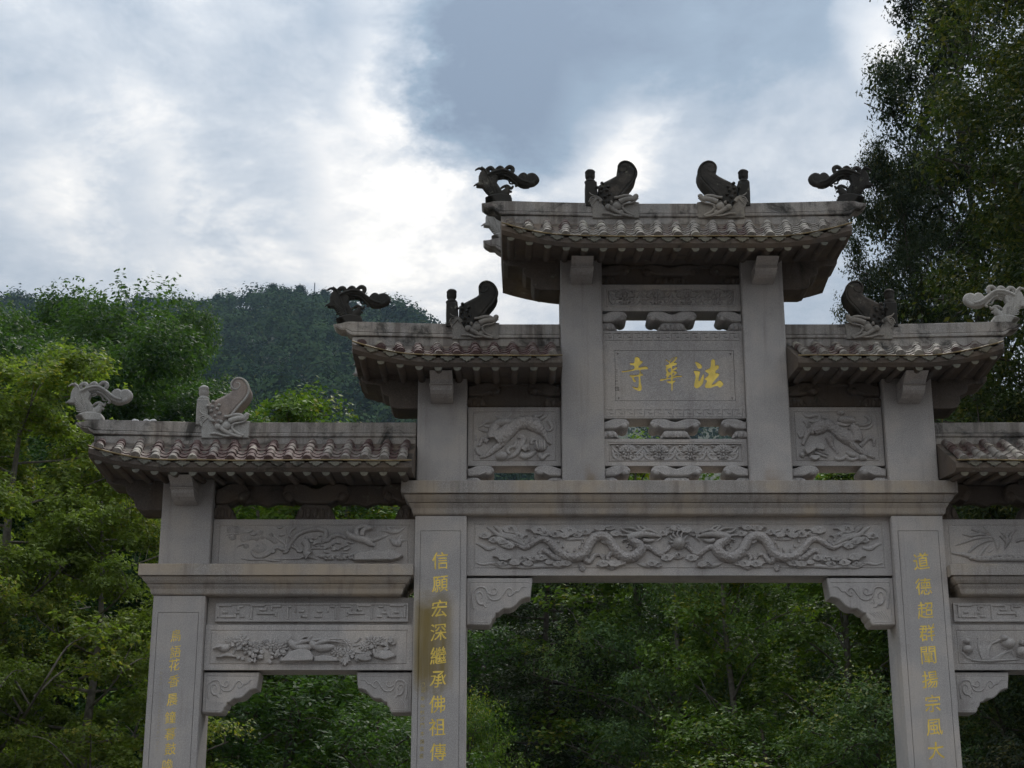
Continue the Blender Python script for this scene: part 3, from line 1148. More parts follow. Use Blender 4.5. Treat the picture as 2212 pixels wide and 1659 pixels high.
def roof(x0, x1, T, up0, up1, rows, xmax=9.0, label=None, red=False, rx=None):
    """one tiled roof from x0 to x1; up0, up1: eave swings up at that end"""
    ze0, zs, zr = T['ze'], T['zs'], T['zr']
    YE, YB_, YR, YC = T['ye'], T['yb'], T['yr'], T['yc']
    rx0, rx1 = rx or (x0, x1)                        # ends of the ridge
    xm_ = lambda x: rx0 + (rx1 - rx0) * (x - x0) / (x1 - x0)
    zb = T['zb']                                      # foot of the ridge wall

    def rise(x):
        r = 0
        for on, e in ((up0, x0), (up1, x1)):
            if on:
                t = max(0.0, 1 - abs(x - e) / .80)
                r += .135 * t ** 2.0
        return r
    ze = lambda x: ze0 + rise(x)
    xs = np.linspace(x0, x1, 28)
    R = []
    for x in xs:
        e = ze(x) - .022
        q = xm_(x)
        R.append([(x, -YE, e), (q, -YR, zb + rise(x) * .15), (q, YR, zb + rise(x) * .15), (x, YB_, e), (x, YB_, e - .045), (x, YB_ - .035, e - .075), (x, .28, zs + rise(x) * .3),
                  (x, -.28, zs + rise(x) * .3), (x, -YE + .035, e - .075), (x, -YE, e - .045)])
    m = MB()
    m.rings(R)
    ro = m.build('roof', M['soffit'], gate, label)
    # ridge wall under the ridge
    w = MB()
    w.box(rx0 + .004, rx1 - .004, -YR + .004, YR - .004, zb - .06, zr - .13, .004)
    w.build('ridge_wall', M['ridge'], ro)
    sp = (x1 - x0) / rows
    stuff = MB()
    for i in range(rows):
        x = x0 + (i + .5) * sp
        z0, z1 = ze(x), zb + rise(x) * .15
        d = Vector((xm_(x) - x, YE - YR, z1 - z0))
        L = d.length
        u = d / L
        n = max(1, int(round((L - .02) / (.072 if T['yr'] > .3 else .150))))
        far = x > xmax
        for k in range(n):
            t = -.012 + k * (L - .02) / n
            c = Vector((x, -YE, z0)) + u * t
            x_t = c.x
            jx = random.uniform(-.007, .007)
            if not far:
                put('cover_tile', ME_COVER_R if red else (ME_COVER_S if T['yr'] > .3 else ME_COVER), ro, x_t + jx, c.y, c.z + .006 + random.uniform(-.003, .004), u)
                if i < rows - 1:
                    xm = x + sp / 2
                    cm = Vector((xm, -YE, (z0 + ze(xm + sp / 2)) / 2)) + u * (t + .025)
                    put('pan_tile', ME_PAN_R if red else (ME_PAN_S if T['yr'] > .3 else ME_PAN), ro, cm.x, cm.y, cm.z - .006 + random.uniform(-.002, .003), u, sp / .168)
            else:
                q = [(x + .05 * math.cos(PI * j / 6), c.y, c.z + .05 * math.sin(PI * j / 6)) for j in range(7)]
                q2 = [(a, b + u.y * .15, c_ + u.z * .15) for a, b, c_ in q]
                stuff.rings([q, q2], closed=False, caps=False)
                stuff.add(q, [tuple(range(7))])
        if i < rows - 1 and not far:
            xm = x + sp / 2
            zz_ = (ze(x) + ze(x + sp)) / 2
            o = put('drip_tile', ME_DRIP, ro, xm, -YE - .012, zz_ - .016, (0, 1, 0), sp / .165)
            o.rotation_euler.y = -math.atan2(ze(x + sp) - ze(x), sp)
        if not far:
            e = ze(x) - .097
            put('rafter', ME_RAFT, ro, x, -YE + .05, e, (0, .58, (zs + rise(x) * .3) - e - .004))
            put('rafter_end', ME_RAFTEND, ro, x, -YE + .05, e, (0, 1, 0))
    if stuff.v:
        o = stuff.build('tile_field', M['tile_cover'], ro)
        o['kind'] = 'stuff'
    # tube along the eave
    pts = [(x, -YE - .028 + .004 * math.sin(x * 9), ze(x) - .006 + .003 * math.sin(x * 5.3)) for x in np.linspace(x0, x1, 40)]
    e = MB()
    e.sweep(pts, .0075, 6)
    e.build('eave_tube', M['rope'], ro)
    # the ridge itself, two mouldings with an upswept prow at free ends
    xi = [x0, x1]
    zo = lambda x: .030 * sum(max(0, 1 - abs(x - e_) / 1.2) for on, e_ in ((up0, rx0), (up1, rx1)) if on) ** 1.3
    BT = [(.03, 0), (.07, -.005), (.11, -.018), (.177, -.027)]
    BB = [(.172, -.031), (.145, -.055), (.109, -.076), (.054, -.078), (.041, -.087), (.014, -.100)]
    ML = [(.180, -.036), (.159, -.062), (.113, -.092), (.064, -.094), (.050, -.112), (.023, -.132)]

    def outline(top, bot, tp, bt):
        """long strip between z offsets top and bot with a prow at each free end"""
        N = 14
        Rr = [(rx0 + (rx1 - rx0) * i / N, zr + top + zo(rx0 + (rx1 - rx0) * i / N)) for i in range(N + 1)]
        L_ = [(x, z - top + bot) for x, z in Rr]
        if up1:
            zt = zr + zo(rx1)
            Rr = Rr + [(rx1 + a, zt + b) for a, b in tp]
            L_ = L_ + [(rx1 + a, zt + b) for a, b in bt[::-1]]
        if up0:
            zt = zr + zo(rx0)
            Rr = [(rx0 - a, zt + b) for a, b in tp[::-1]] + Rr
            L_ = [(rx0 - a, zt + b) for a, b in bt] + L_
        return Rr + L_[::-1]
    for yc in ((-YC, YC) if YR > .3 else (-YC,)):
        r = MB()
        r.prism(outline(0, -.106, BT, BB), yc - .078, yc + .078, .006)
        r.build('ridge_beam', M['ridge'], ro)
        r = MB()
        r.prism(outline(-.109, -.145, [(a, b - .003) for a, b in BB[::-1]], ML), yc - .092, yc + .092, .008, True)
        r.build('ridge_moulding', M['ridge'], ro)
    # hidden rear tile slope: joined
    st = MB()
    for i in range(rows):
        x = x0 + (i + .5) * sp
        z0, z1 = ze(x), zb + rise(x) * .15
        q = [(x + .045 * math.cos(PI * j / 5), YB_, z0 + .045 * math.sin(PI * j / 5)) for j in range(6)]
        q2 = [(a, YR, z1 + c_ - z0) for a, b, c_ in q]
        st.rings([q, q2], closed=False, caps=False)
        st.add(q, [tuple(range(6))])
    o = st.build('rear_tile_field', M['tile_cover'], ro)
    o['kind'] = 'stuff'
    return ro, ze, zo


def rend(va, vb, y, T):
    return at(va, y, -T['yr'])[0] if va else None, at(vb, y, -T['yr'])[0] if vb else None


TT, TM, TL = TIERS['top'], TIERS['mid'], TIERS['low']
a0, a1 = rend(1081, 1834, 470, TT)
rt, ze_t, zo_t = roof(-1.625, 1.620, TT, True, True, 19, rx=(a0, a1), label='topmost tiled roof with upturned ends')
a0, _ = rend(760, None, 722, TM)
rml, _, _ = roof(-2.985, -1.071, TM, True, False, 11, red=True, rx=(a0, -1.071), label='second tier tiled roof left of the name plaque')
_, a1 = rend(None, 2168, 718, TM)
rmr, _, _ = roof(1.071, 2.945, TM, False, True, 11, rx=(1.071, a1), label='second tier tiled roof right of the name plaque')
a0, _ = rend(203, None, 940, TL)
rll, _, _ = roof(-5.315, -2.424, TL, True, False, 17, red=True, rx=(a0, -2.424), label='lowest tiled roof on the left wing')
rlr, _, _ = roof(2.424, 5.315, TL, False, True, 17, xmax=3.35, rx=(2.424, -a0), label='lowest tiled roof on the right wing')

# corbel blocks under the eaves
def corbel(cx, T, w=.205):
    zs, ze = T['zs'], T['ze']
    zt = ze - .10
    y0 = YF
    H = zt - (zs - .245)
    # side profile (y outward, z)
    pr = [(.005, 1.0), (.44, 1.0), (.39, .86), (.33, .74), (.30, .60), (.285, .555), (.30, .55), (.30, .515), (.275, .51), (.27, .44), (.255, .30), (.215, .16), (.15, .05), (.06, 0), (.005, 0)]
    m = MB()
    R = []
    for x in (cx - w / 2, cx + w / 2):
        R.append([(x, y0 - a, zt - H + b * H) for a, b in pr])
    m.rings(R)
    o = m.build('eave_corbel', M['stone'], gate)
    l = MB()
    l.box(cx - w / 2 - .008, cx + w / 2 + .008, y0 - .312, y0 - .02, zt - H + .515 * H, zt - H + .55 * H, .004)
    l.build('corbel_lip', M['stone'], o)


for s in (-1, 1):
    corbel(s * .868, TIERS['top'])
    corbel(s * 2.182, TIERS['mid'])
    corbel(s * 4.515, TIERS['low'])


def end_corbel(xc, s, T):
    """stepped stones carrying the roof beyond the column"""
    zs = T['zs']
    m = MB()
    pr = [(0, .045), (.55, .045), (.545, .00), (.50, -.03), (.40, -.035), (.36, -.05), (.355, -.10), (.33, -.135), (.285, -.15), (.275, -.16), (.27, -.22), (.245, -.26), (.20, -.275), (0, -.275)]
    m.prism([(xc + s * a, zs + b) for a, b in pr], -.17, .17, .008)
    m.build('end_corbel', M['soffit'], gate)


for s in (-1, 1):
    end_corbel(s * 1.068, s, TIERS['top'])
    end_corbel(s * 2.413, s, TIERS['mid'])
    end_corbel(s * 4.746, s, TIERS['low'])

# ------------------------------------------------------------------ finials
fm = surv(740, 1490, 5.53, -.20)
f0x, f0z = fm(205, 1490)


def dragon_fish(cx, cz, s, dark, label, YC=.09):
    """fish-dragon on the ridge: cx = outer edge of its post, cz = foot, s = direction it faces"""
    def T(a, b, k=1.0):
        x, z = fm(a, b)
        return cx + s * (x - f0x), cz + (z - f0z)
    k = fm.k
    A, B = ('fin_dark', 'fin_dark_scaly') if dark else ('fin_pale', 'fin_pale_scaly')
    yf, yb = -.115, .115
    m = MB()
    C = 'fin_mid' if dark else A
    m.prism([T(*p) for p in [(330, 1490), (1385, 1490), (1410, 1110), (1300, 1090), (1040, 1120), (760, 1000), (330, 1010)]], -.095, .095, .010)
    o = m.build('ridge_finial', M[C], gate, label)
    m = MB()
    m.prism([T(*p) for p in [(490, 1005), (490, 620), (235, 620), (215, 900), (205, 1190), (325, 1200), (325, 1005)]], -.095, .095, .010)
    m.build('post', M[A], o)
    b = MB()
    body = [(520, 720), (640, 640), (800, 560), (930, 490), (1010, 430), (980, 380), (975, 320), (1000, 230), (1080, 165), (1170, 145),
            (1270, 175), (1350, 250), (1400, 350), (1400, 450), (1360, 560), (1290, 660), (1180, 780), (1080, 890), (1010, 970), (900, 1080), (780, 1200), (640, 1290), (560, 1180), (500, 960)]
    b.prism([T(*p) for p in body], -.108, .108, .030, True)
    b.build('fish_body', M[B], o)
    g = MB()
    rim = catmull([T(*p) for p in [(1010, 975), (1180, 770), (1300, 640), (1380, 500), (1385, 370), (1310, 230), (1180, 165), (1060, 200), (1000, 300), (1030, 390), (1110, 410), (1190, 350), (1180, 280), (1110, 270)]], 4)
    g.sweep([(x, -.104, z) for x, z in rim], np.linspace(.014, .008, len(rim)), 6, 1.0)
    for p in ((600, 690), (480, 790), (590, 800), (735, 770), (695, 850), (745, 950), (560, 900), (640, 1010), (600, 1120), (720, 1120)):
        x, z = T(*p)
        g.ell((x, -.112, z), (.018, .022, .016), 0, 8, 5)
    g.build('tail_curl', M[A], o)
    h = MB()

    def tube(pts, r0, r1, y=-.112, fl=.8, n=4):
        p = catmull([T(*q) for q in pts], n)
        h.sweep([(x, y, z) for x, z in p], np.linspace(r0, r1, len(p)) * k, 8, fl)
    tube([(850, 1020), (960, 1010), (1080, 980), (1190, 985), (1280, 1040)], 30, 45)        # brow
    tube([(960, 1130), (1080, 1080), (1200, 1060), (1290, 1060), (1350, 980)], 70, 60)       # snout
    tube([(1000, 1230), (1080, 1180), (1200, 1160), (1290, 1130), (1390, 1040)], 24, 16, -.118)  # upper lip
    tube([(1040, 1200), (1020, 1270), (1080, 1350), (1160, 1400), (1260, 1450)], 30, 34)      # lower jaw
    tube([(760, 1270), (840, 1330), (950, 1390), (1080, 1440), (1230, 1470)], 60, 30)         # beard
    tube([(540, 1400), (700, 1400), (820, 1440), (960, 1450), (1060, 1410)], 25, 30)
    for cxy, r in (((1345, 985), 60), ((900, 1230), 105), ((980, 1370), 70), ((1040, 1090), 55), ((770, 1130), 45), ((700, 1240), 75)):
        x, z = T(*cxy)
        h.ell((x, -.105, z), (r * k, r * k * .7, r * k), 0, 10, 7)
    for i in range(4):
        tube([(520, 1060 - i * 22), (430, 1000 - i * 5 + i * 30), (330, 1010 + i * 60), (270 + i * 30, 1120 + i * 40)], 20, 12, -.10)
    tube([(480, 990), (380, 960), (330, 930), (300, 890)], 22, 12, -.10)
    tube([(560, 1100), (500, 1020), (420, 1010)], 60, 40, -.09)
    h.build('dragon_head', M[C], o)
    p = MB()
    zc = T(0, 600)[1]
    px = T(350, 600)[0]
    p.lathe((px, -.02, zc - .05), [(.044, 0), (.048, .048), (.053, .054), (.053, .068), (.044, .078), (.036, .086), (.034, .092), (.043, .100), (.047, .120), (.047, .158), (.050, .162), (.048, .172), (.036, .186), (.014, .196), (.002, .198)], 16, .05, 4)
    p.build('post_bud', M[A], o)
    o.location.y = -YC
    return o


pmx = surv(250, 1480, 5.18, -.09)
p0x, p0z = pmx(700, 1140)


def phoenix(cx, cz, s, dark, label, yl=-.09, sc=1.0):
    """bird with sweeping tail feathers standing on the ridge end; tail towards s"""
    k = pmx.k * sc

    def T(a, b):
        x, z = pmx(a, b)
        return cx + s * (x - p0x) * sc, cz + (z - p0z) * sc
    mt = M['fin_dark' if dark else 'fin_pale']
    o_ = MB()
    o_.prism([T(*p) for p in [(520, 1150), (890, 1150), (890, 1080), (870, 1000), (640, 960), (500, 980), (430, 1000), (330, 1060), (400, 1060), (470, 1060), (510, 1120)]], yl - .075, yl + .075, .014, True)
    o = o_.build('ridge_bird', mt, gate, label)

    def strand(mb, pts, r0, r1, y=0.0, fl=1.2, rm=None, n=5):
        p = catmull([T(*q) for q in pts], n)
        r = np.linspace(r0, r1, len(p)) if rm is None else np.interp(np.linspace(0, 1, len(p)), [0, .5, 1], [r0, rm, r1])
        mb.sweep([(x, yl + y, z) for x, z in p], r * k, 8, fl)
    w = MB()
    w.prism([T(*p) for p in [(700, 1000), (430, 965), (350, 870), (285, 775), (160, 760), (215, 680), (225, 560), (270, 460), (340, 400), (405, 480), (430, 560), (500, 500), (590, 500), (640, 570), (590, 680), (640, 760), (690, 850)]], yl - .035, yl + .035, .014, True)
    strand(w, [(360, 560), (375, 470), (340, 400), (270, 360), (210, 375), (165, 405)], 60, 14, 0, 1.0, 36)
    strand(w, [(300, 700), (230, 690), (170, 710), (105, 750)], 44, 12, 0, 1.0)
    strand(w, [(330, 800), (290, 765), (240, 755), (215, 770)], 30, 12, 0, 1.0)
    for i in range(7):
        strand(w, [(300 + i * 8, 640 + i * 50), (360 + i * 14, 730 + i * 38), (440 + i * 12, 800 + i * 28), (480 + i * 8, 830 + i * 24)], 14, 10, -.036, .9)
        strand(w, [(450 + i * 5, 700 + i * 40), (510 + i * 8, 760 + i * 32), (590 + i * 5, 790 + i * 28)], 13, 10, -.036, .9)
    strand(w, [(300, 360), (380, 430), (430, 560), (470, 680), (520, 800), (560, 960)], 26, 20, -.03)
    w.build('wing', mt, o)
    t = MB()
    for i, (dy, r) in enumerate(((0, 38), (38, 42), (76, 40), (112, 34))):
        strand(t, [(420 + i * 30, 540 + dy * .8), (560, 470 + dy), (720, 430 + dy), (860, 455 + dy), (1000, 560 + dy * .9), (1140, 660 + dy * .75), (1280, 700 + dy * .4)], r, r * .9, (-.05, -.02, .02, .05)[i] * .6, 1.5)
    strand(t, [(1000, 600), (1130, 690), (1260, 720), (1380, 690), (1440, 620), (1410, 540), (1340, 510), (1280, 560), (1310, 620)], 60, 40, 0, 1.3, 66)
    t.prism([T(*p) for p in [(1010, 560), (1080, 590), (1110, 520), (1190, 485), (1250, 530), (1320, 490), (1410, 500), (1465, 580), (1455, 670), (1390, 735), (1280, 755), (1160, 725), (1040, 650)]], yl - .030, yl + .030, .012, True)
    strand(t, [(1060, 600), (1120, 520), (1190, 500), (1240, 560), (1260, 640)], 40, 60, 0, 1.3)
    strand(t, [(1250, 560), (1290, 500), (1350, 500)], 34, 30, 0, 1.3)
    strand(t, [(760, 520), (870, 560), (940, 630), (1000, 690), (1030, 740), (980, 760)], 30, 24, -.01, 1.3)
    strand(t, [(800, 540), (860, 620), (880, 680), (950, 690)], 22, 16, .01, 1.2)
    strand(t, [(680, 590), (740, 570), (740, 610), (680, 630)], 12, 8, -.02)
    t.build('tail', mt, o)
    c = MB()
    for pts in ([(430, 500), (440, 430), (420, 390), (500, 350), (545, 390), (540, 450)], [(630, 440), (620, 390), (690, 345), (740, 370), (730, 420)],
                [(780, 430), (800, 390), (880, 330), (950, 350), (955, 410), (930, 450)]):
        strand(c, pts, 30, 44, 0, 1.2, 50)
    c.build('crest', mt, o)
    hd = MB()
    strand(hd, [(690, 1060), (700, 960), (760, 900), (800, 840), (800, 800)], 130, 55, 0, .75, 95)
    strand(hd, [(640, 830), (720, 770), (800, 745), (850, 770), (900, 800), (940, 745)], 20, 22, 0, 1.2, 40)
    for a, b, r in ((820, 800, 55), (880, 870, 30), (560, 1040, 80), (700, 1010, 90), (520, 600, 95)):
        x, z = T(a, b)
        hd.ell((x, yl, z), (r * k, r * k * .9, r * k), 0, 10, 7)
    hd.build('head', mt, o)
    return o


zT, zM, zL = TIERS['top']['zr'], TIERS['mid']['zr'], TIERS['low']['zr']
FF = .160                         # foot of the fish below the ridge top
yt = TT['yc']
dragon_fish(at(1268, 460, -yt - .11)[0], zT - FF, 1, True, 'algae-stained, backlit-black fish-dragon finial, left of the two on the top ridge', yt)
dragon_fish(at(1621, 460, -yt - .11)[0], zT - FF, -1, True, 'algae-stained, backlit-black fish-dragon finial, right of the two on the top ridge', yt)
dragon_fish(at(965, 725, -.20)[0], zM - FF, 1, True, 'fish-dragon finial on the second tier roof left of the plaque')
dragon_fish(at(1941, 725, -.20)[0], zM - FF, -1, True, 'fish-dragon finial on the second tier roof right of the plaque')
xl = at(422, 940, -.20)[0]
dragon_fish(xl, zL - FF, 1, False, 'pale fish-dragon finial on the left wing roof')
dragon_fish(-xl, zL - FF, -1, False, 'pale fish-dragon finial on the right wing roof')
phoenix(at(1087, 437, -yt)[0], zT + .028, 1, True, 'algae-stained, backlit-black bird finial at the left end of the top ridge', -yt)
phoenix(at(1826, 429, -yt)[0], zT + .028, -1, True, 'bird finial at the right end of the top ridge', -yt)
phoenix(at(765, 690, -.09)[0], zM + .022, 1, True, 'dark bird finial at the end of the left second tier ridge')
phoenix(at(2161, 687, -.09)[0], zM + .022, -1, False, 'pale bird finial at the end of the right second tier ridge')
xl = at(203, 921, -.09)[0]
phoenix(xl, zL + .026, 1, False, 'pale bird finial at the end of the left wing ridge')
phoenix(-xl, zL + .026, -1, False, 'pale bird finial at the end of the right wing ridge')
# birds at the rear of the upper roofs
for s in (-1, 1):
    phoenix(s * 1.58, zT + .02, -s, False, 'bird finial on the rear ridge of the top roof, %s end' % ('left' if s < 0 else 'right'), yt, .92)
    phoenix(s * 2.94, TM['ze'] + .15, -s, False, 'bird finial on the rear corner of the second tier roof, %s side' % ('left' if s < 0 else 'right'), .58, .62)
# crumbs of mortar left on the left wing ridge
for a, w_ in ((290, .055), (322, .075)):
    x, z = at(a, 918, -.09)
    m = MB()
    rgm = random.Random(a)
    for j in range(5):
        m.ell((x + rgm.uniform(-.6, .6) * w_, -.09 + rgm.uniform(-.03, .03), zL + .028), (w_ * rgm.uniform(.35, .6), .03, rgm.uniform(.012, .024)), rgm.uniform(-.2, .2), 8, 5)
    m.build('mortar_lump', M['mortar'], rll)
# ------------------------------------------------------------------ reliefs
def marked(kind):
    """remember which faces belong to which carved piece"""
    def deco(fn):
        def g(self, *a, **k):
            top = self.deep == 0
            v0, f0 = len(self.b.v), len(self.b.f)
            self.deep += 1
            fn(self, *a, **k)
            self.deep -= 1
            if top:
                self.marks.append((kind, v0, f0, len(self.b.v), len(self.b.f)))
        return g
    return deco


class Relief:
    """carving drawn on a survey sheet m, rising from the face at y = yf"""
    def __init__(self, m, yf, s=1):
        self.m, self.yf, self.s, self.b = m, yf, s, MB()
        self.k = m.k
        self.marks = []
        self.deep = 0

    def T(self, a, b):
        x, z = self.m(a, b)
        return (x if self.s > 0 else -x), z

    @marked('tube')
    def tube(self, pts, r, fl=.7, n=4, y=0.0, seg=8):
        p = catmull([self.T(*q) for q in pts], n)
        r = np.interp(np.linspace(0, 1, len(p)), np.linspace(0, 1, len(r)), r) * self.k
        self.b.sweep([(x, self.yf - y, z) for x, z in p], r, seg, fl)

    @marked('ell')
    def ell(self, a, b, ra, rb, d=.02, rot=0.0, nu=10, nv=6):
        x, z = self.T(a, b)
        self.b.ell((x, self.yf, z), (ra * self.k, d, rb * self.k), rot * self.s, nu, nv)

    @marked('plate')
    def plate(self, pts, d=.02, bev=.006):
        self.b.prism([self.T(*q) for q in pts], self.yf - d, self.yf + .004, bev, True)

    @marked('cloud')
    def cloud(self, a, b, r, rg, n=5):
        """cloud head: scalloped lower edge, tapering tail, a small raised curl"""
        g = rg.choice((-1, 1))
        o = []
        N = 30
        for i in range(N + 1):
            t = PI * i / N
            rr = r * (.80 + .16 * abs(math.sin(3.5 * t)))
            o.append((a + g * rr * 1.35 * math.cos(t), b + rr * .70 * math.sin(t)))
        o += [(a - g * r * 1.5, b - r * .05), (a - g * r * 2.1, b - r * .10), (a - g * r * 1.3, b - r * .28), (a - g * r * .7, b - r * .55), (a, b - r * .72), (a + g * r * .65, b - r * .55), (a + g * r * 1.05, b - r * .25)]
        self.plate(o, .014 + rg.uniform(0, .012), .005)
        p = catmull([self.T(a + g * r * (.75 - .13 * j) * .75 * math.cos(t), b - r * .05 - r * (.62 - .09 * j) * .7 * math.sin(t)) for j, t in enumerate(np.linspace(-.6, 4.6, 7))], 2)
        self.b.sweep([(x, self.yf - .022, z) for x, z in p], np.linspace(.10, .16, len(p)) * r * self.k, 6, .9)

    @marked('flower')
    def flower(self, a, b, r, rg, d=.03):
        d = r * self.k * .30
        for ring, cnt, rr in ((.78, 9, .36), (.45, 7, .30)):
            ph = rg.uniform(0, 6)
            for i in range(cnt):
                t = ph + 2 * PI * i / cnt
                self.ell(a + r * ring * math.cos(t), b + r * ring * .85 * math.sin(t), r * rr, r * rr * .72, d * (.7 if ring > .6 else 1.0), -t, 8, 5)
        self.ell(a, b, r * .30, r * .27, d * 1.25, 0, 8, 5)

    @marked('leaf')
    def leaf(self, a, b, ln, w, ang, d=.014):
        c, s = math.cos(ang), math.sin(ang)
        pts = []
        for t, ww in ((0, .1), (.2, .7), (.45, 1), (.7, .75), (.9, .3), (1, .02)):
            pts.append((t, ww))
        o = [(a + c * ln * t - s * w * ww, b + s * ln * t + c * w * ww) for t, ww in pts] + [(a + c * ln * t + s * w * ww, b + s * ln * t - c * w * ww) for t, ww in pts[::-1]]
        self.plate(o, d, .004)

    def deepen(self, k=1.6):
        """full relief: stretch the carving away from its ground"""
        self.b.v = [(x, self.yf - (self.yf - y) * k if y < self.yf else y, z) for x, y, z in self.b.v]

    def build(self, name, mat, parent):
        self.deepen()
        return self.b.build(name, M[mat], parent)


    def build_split(self, names, mat, parent):
        """each carved piece as a part of its own"""
        self.deepen()
        for kind, v0, f0, v1, f1 in self.marks:
            m = MB()
            m.v = self.b.v[v0:v1]
            m.f = [tuple(i - v0 for i in q) for q in self.b.f[f0:f1]]
            m.sm = self.b.sm[f0:f1]
            m.build(names.get(kind, 'ornament'), M[mat], parent)

    @marked('piece')
    def piece(self, fn):
        fn()


# --- two dragons and a pearl
dmap = surv(1880, 1930, 2.5425, YP)
rg = random.Random(3)
for s in (1, -1):
    r = Relief(dmap, YP, s)
    r.tube([(400, 600), (480, 640), (560, 668), (640, 622), (720, 578), (800, 602), (862, 672), (930, 735), (1010, 765), (1100, 765), (1170, 720), (1210, 640), (1262, 572), (1330, 548), (1400, 572),
            (1450, 642), (1510, 720), (1590, 768), (1680, 748), (1735, 690), (1720, 640), (1660, 600), (1620, 560)], [14, 24, 32, 40, 46, 50, 52, 52, 52, 55, 58, 52, 44], 1.05, 5, 0, 10)
    # legs
    r.tube([(1000, 770), (880, 772), (800, 720), (740, 690), (700, 730)], [34, 34, 28, 22], .8)
    r.tube([(1150, 740), (1185, 800), (1220, 800), (1270, 740), (1330, 740)], [36, 32, 26, 18], .9)
    r.tube([(1500, 740), (1440, 720), (1400, 770), (1430, 830)], [34, 28, 24, 20], .8)
    r.tube([(1720, 710), (1790, 660), (1850, 680), (1930, 735), (1990, 700), (2040, 650)], [34, 32, 30, 24, 20], .9)
    for cx, cy, a0 in ((690, 760, 2.2), (1330, 760, 0), (1440, 840, 1.2), (2050, 650, -.6), (1160, 860, 2.5)):
        for j in range(4):
            t = a0 + (j - 1.5) * .5
            r.tube([(cx, cy), (cx + 35 * math.cos(t), cy + 35 * math.sin(t)), (cx + 55 * math.cos(t + .5), cy + 55 * math.sin(t + .5))], [13, 11, 4], 1.0, 3, .006)
    # spines along the back
    for (a, b) in ((700, 540), (800, 650), (900, 590), (945, 640), (990, 690), (1060, 680), (1110, 650), (1140, 600), (1300, 500), (1400, 530), (1560, 590), (1600, 640), (1640, 670), (600, 590)):
        r.tube([(a, b + 22), (a + 3, b), (a + 10, b - 18)], [12, 8, 2], .9, 3, .004)
    do = r.build('dragon_relief', 'scaly', pd)
    h = Relief(dmap, YP, s)
    h.tube([(1600, 570), (1680, 545), (1760, 530), (1830, 535), (1890, 540)], [40, 42, 34, 26, 20], .9, 4, .012)
    h.tube([(1760, 590), (1810, 600), (1870, 590)], [22, 20, 10], .9, 4, .012)
    h.tube([(1720, 540), (1760, 500), (1820, 490), (1890, 520)], [18, 20, 16, 12], .9, 4, .02)
    for pts in ([(1720, 500), (1650, 470), (1560, 470)], [(1740, 490), (1700, 450), (1690, 430)], [(1640, 520), (1570, 500), (1530, 470)], [(1640, 550), (1560, 540), (1510, 540)],
                [(1660, 580), (1600, 575), (1540, 600)], [(1690, 600), (1640, 610), (1600, 630)], [(1800, 500), (1760, 460), (1690, 440)], [(1880, 540), (1940, 560), (1900, 600)], [(1720, 610), (1760, 640), (1800, 630)]):
        h.tube(pts, [16, 13, 4], .9, 4, .012)
    h.ell(1765, 515, 16, 14, .045)
    h.build('dragon_head', 'carve', pd)
    # tail flames
    t = Relief(dmap, YP, s)
    for pts in ([(560, 640), (480, 600), (400, 560), (300, 540), (220, 480), (170, 450)], [(540, 630), (460, 560), (340, 530), (240, 530)], [(500, 640), (380, 620), (300, 570), (200, 590)],
                [(540, 600), (500, 540), (430, 500), (380, 510)], [(460, 640), (360, 650), (280, 610)], [(330, 520), (290, 470), (240, 440)]):
        t.tube(pts, [20, 30, 26, 10], .7)
    t.build_split({'tube': 'tail_flame'}, 'carve', pd)
    c = Relief(dmap, YP, s)
    for a, b, rr in ((155, 545, 52), (240, 590, 46), (330, 610, 44), (400, 655, 40), (410, 480, 66), (500, 550, 44), (700, 490, 64), (760, 520, 50), (870, 530, 56), (960, 545, 44), (1010, 500, 64), (1090, 540, 42),
                     (1180, 510, 46), (1320, 470, 48), (1420, 465, 44), (1480, 525, 46), (1380, 600, 44), (350, 765, 58), (455, 820, 50), (535, 775, 48), (330, 830, 42), (590, 830, 46), (640, 780, 44), (720, 770, 48),
                     (895, 835, 48), (975, 825, 52), (800, 820, 36), (1350, 830, 56), (1470, 830, 56), (1540, 820, 40), (1850, 830, 48), (1900, 840, 44), (2000, 770, 54), (2110, 745, 58), (1960, 520, 48), (2040, 490, 50), (2110, 470, 56)):
        if not (s < 0 and a > 2080):
            c.cloud(a, b, rr, rg)
    for pts in ([(60, 815), (140, 835), (230, 820), (330, 860), (450, 850), (560, 862), (700, 850), (830, 850), (940, 862)], [(1040, 490), (1120, 500), (1200, 520), (1290, 525), (1400, 500)], [(920, 560), (1000, 575), (1080, 570), (1155, 572)],
                [(60, 620), (120, 640), (180, 675), (260, 660)], [(1690, 815), (1760, 840), (1840, 855)], [(640, 545), (720, 552), (800, 555)]):
        c.tube(pts, [8, 18, 22, 22, 14], .6)
    c.build_split({'cloud': 'cloud', 'tube': 'cloud_trail'}, 'carve', pd)
p = Relief(dmap, YP)
px_, pz_ = p.T(2120, 625)
p.b.ell((0, YP - .01, pz_), (.055, .06, .058), 0, 14, 9)
for i in range(7):
    t = PI * (.05 + .9 * i / 6)
    p.b.sweep(catmull([(.05 * math.cos(t), YP - .01, pz_ + .05 * math.sin(t)), (.085 * math.cos(t + .2), YP - .02, pz_ + .09 * math.sin(t)), (.10 * math.cos(t - .1), YP - .01, pz_ + .135 * math.sin(t))], 3), np.linspace(.018, .003, 7), 6)
p.build('flaming_pearl', 'carve', pd)

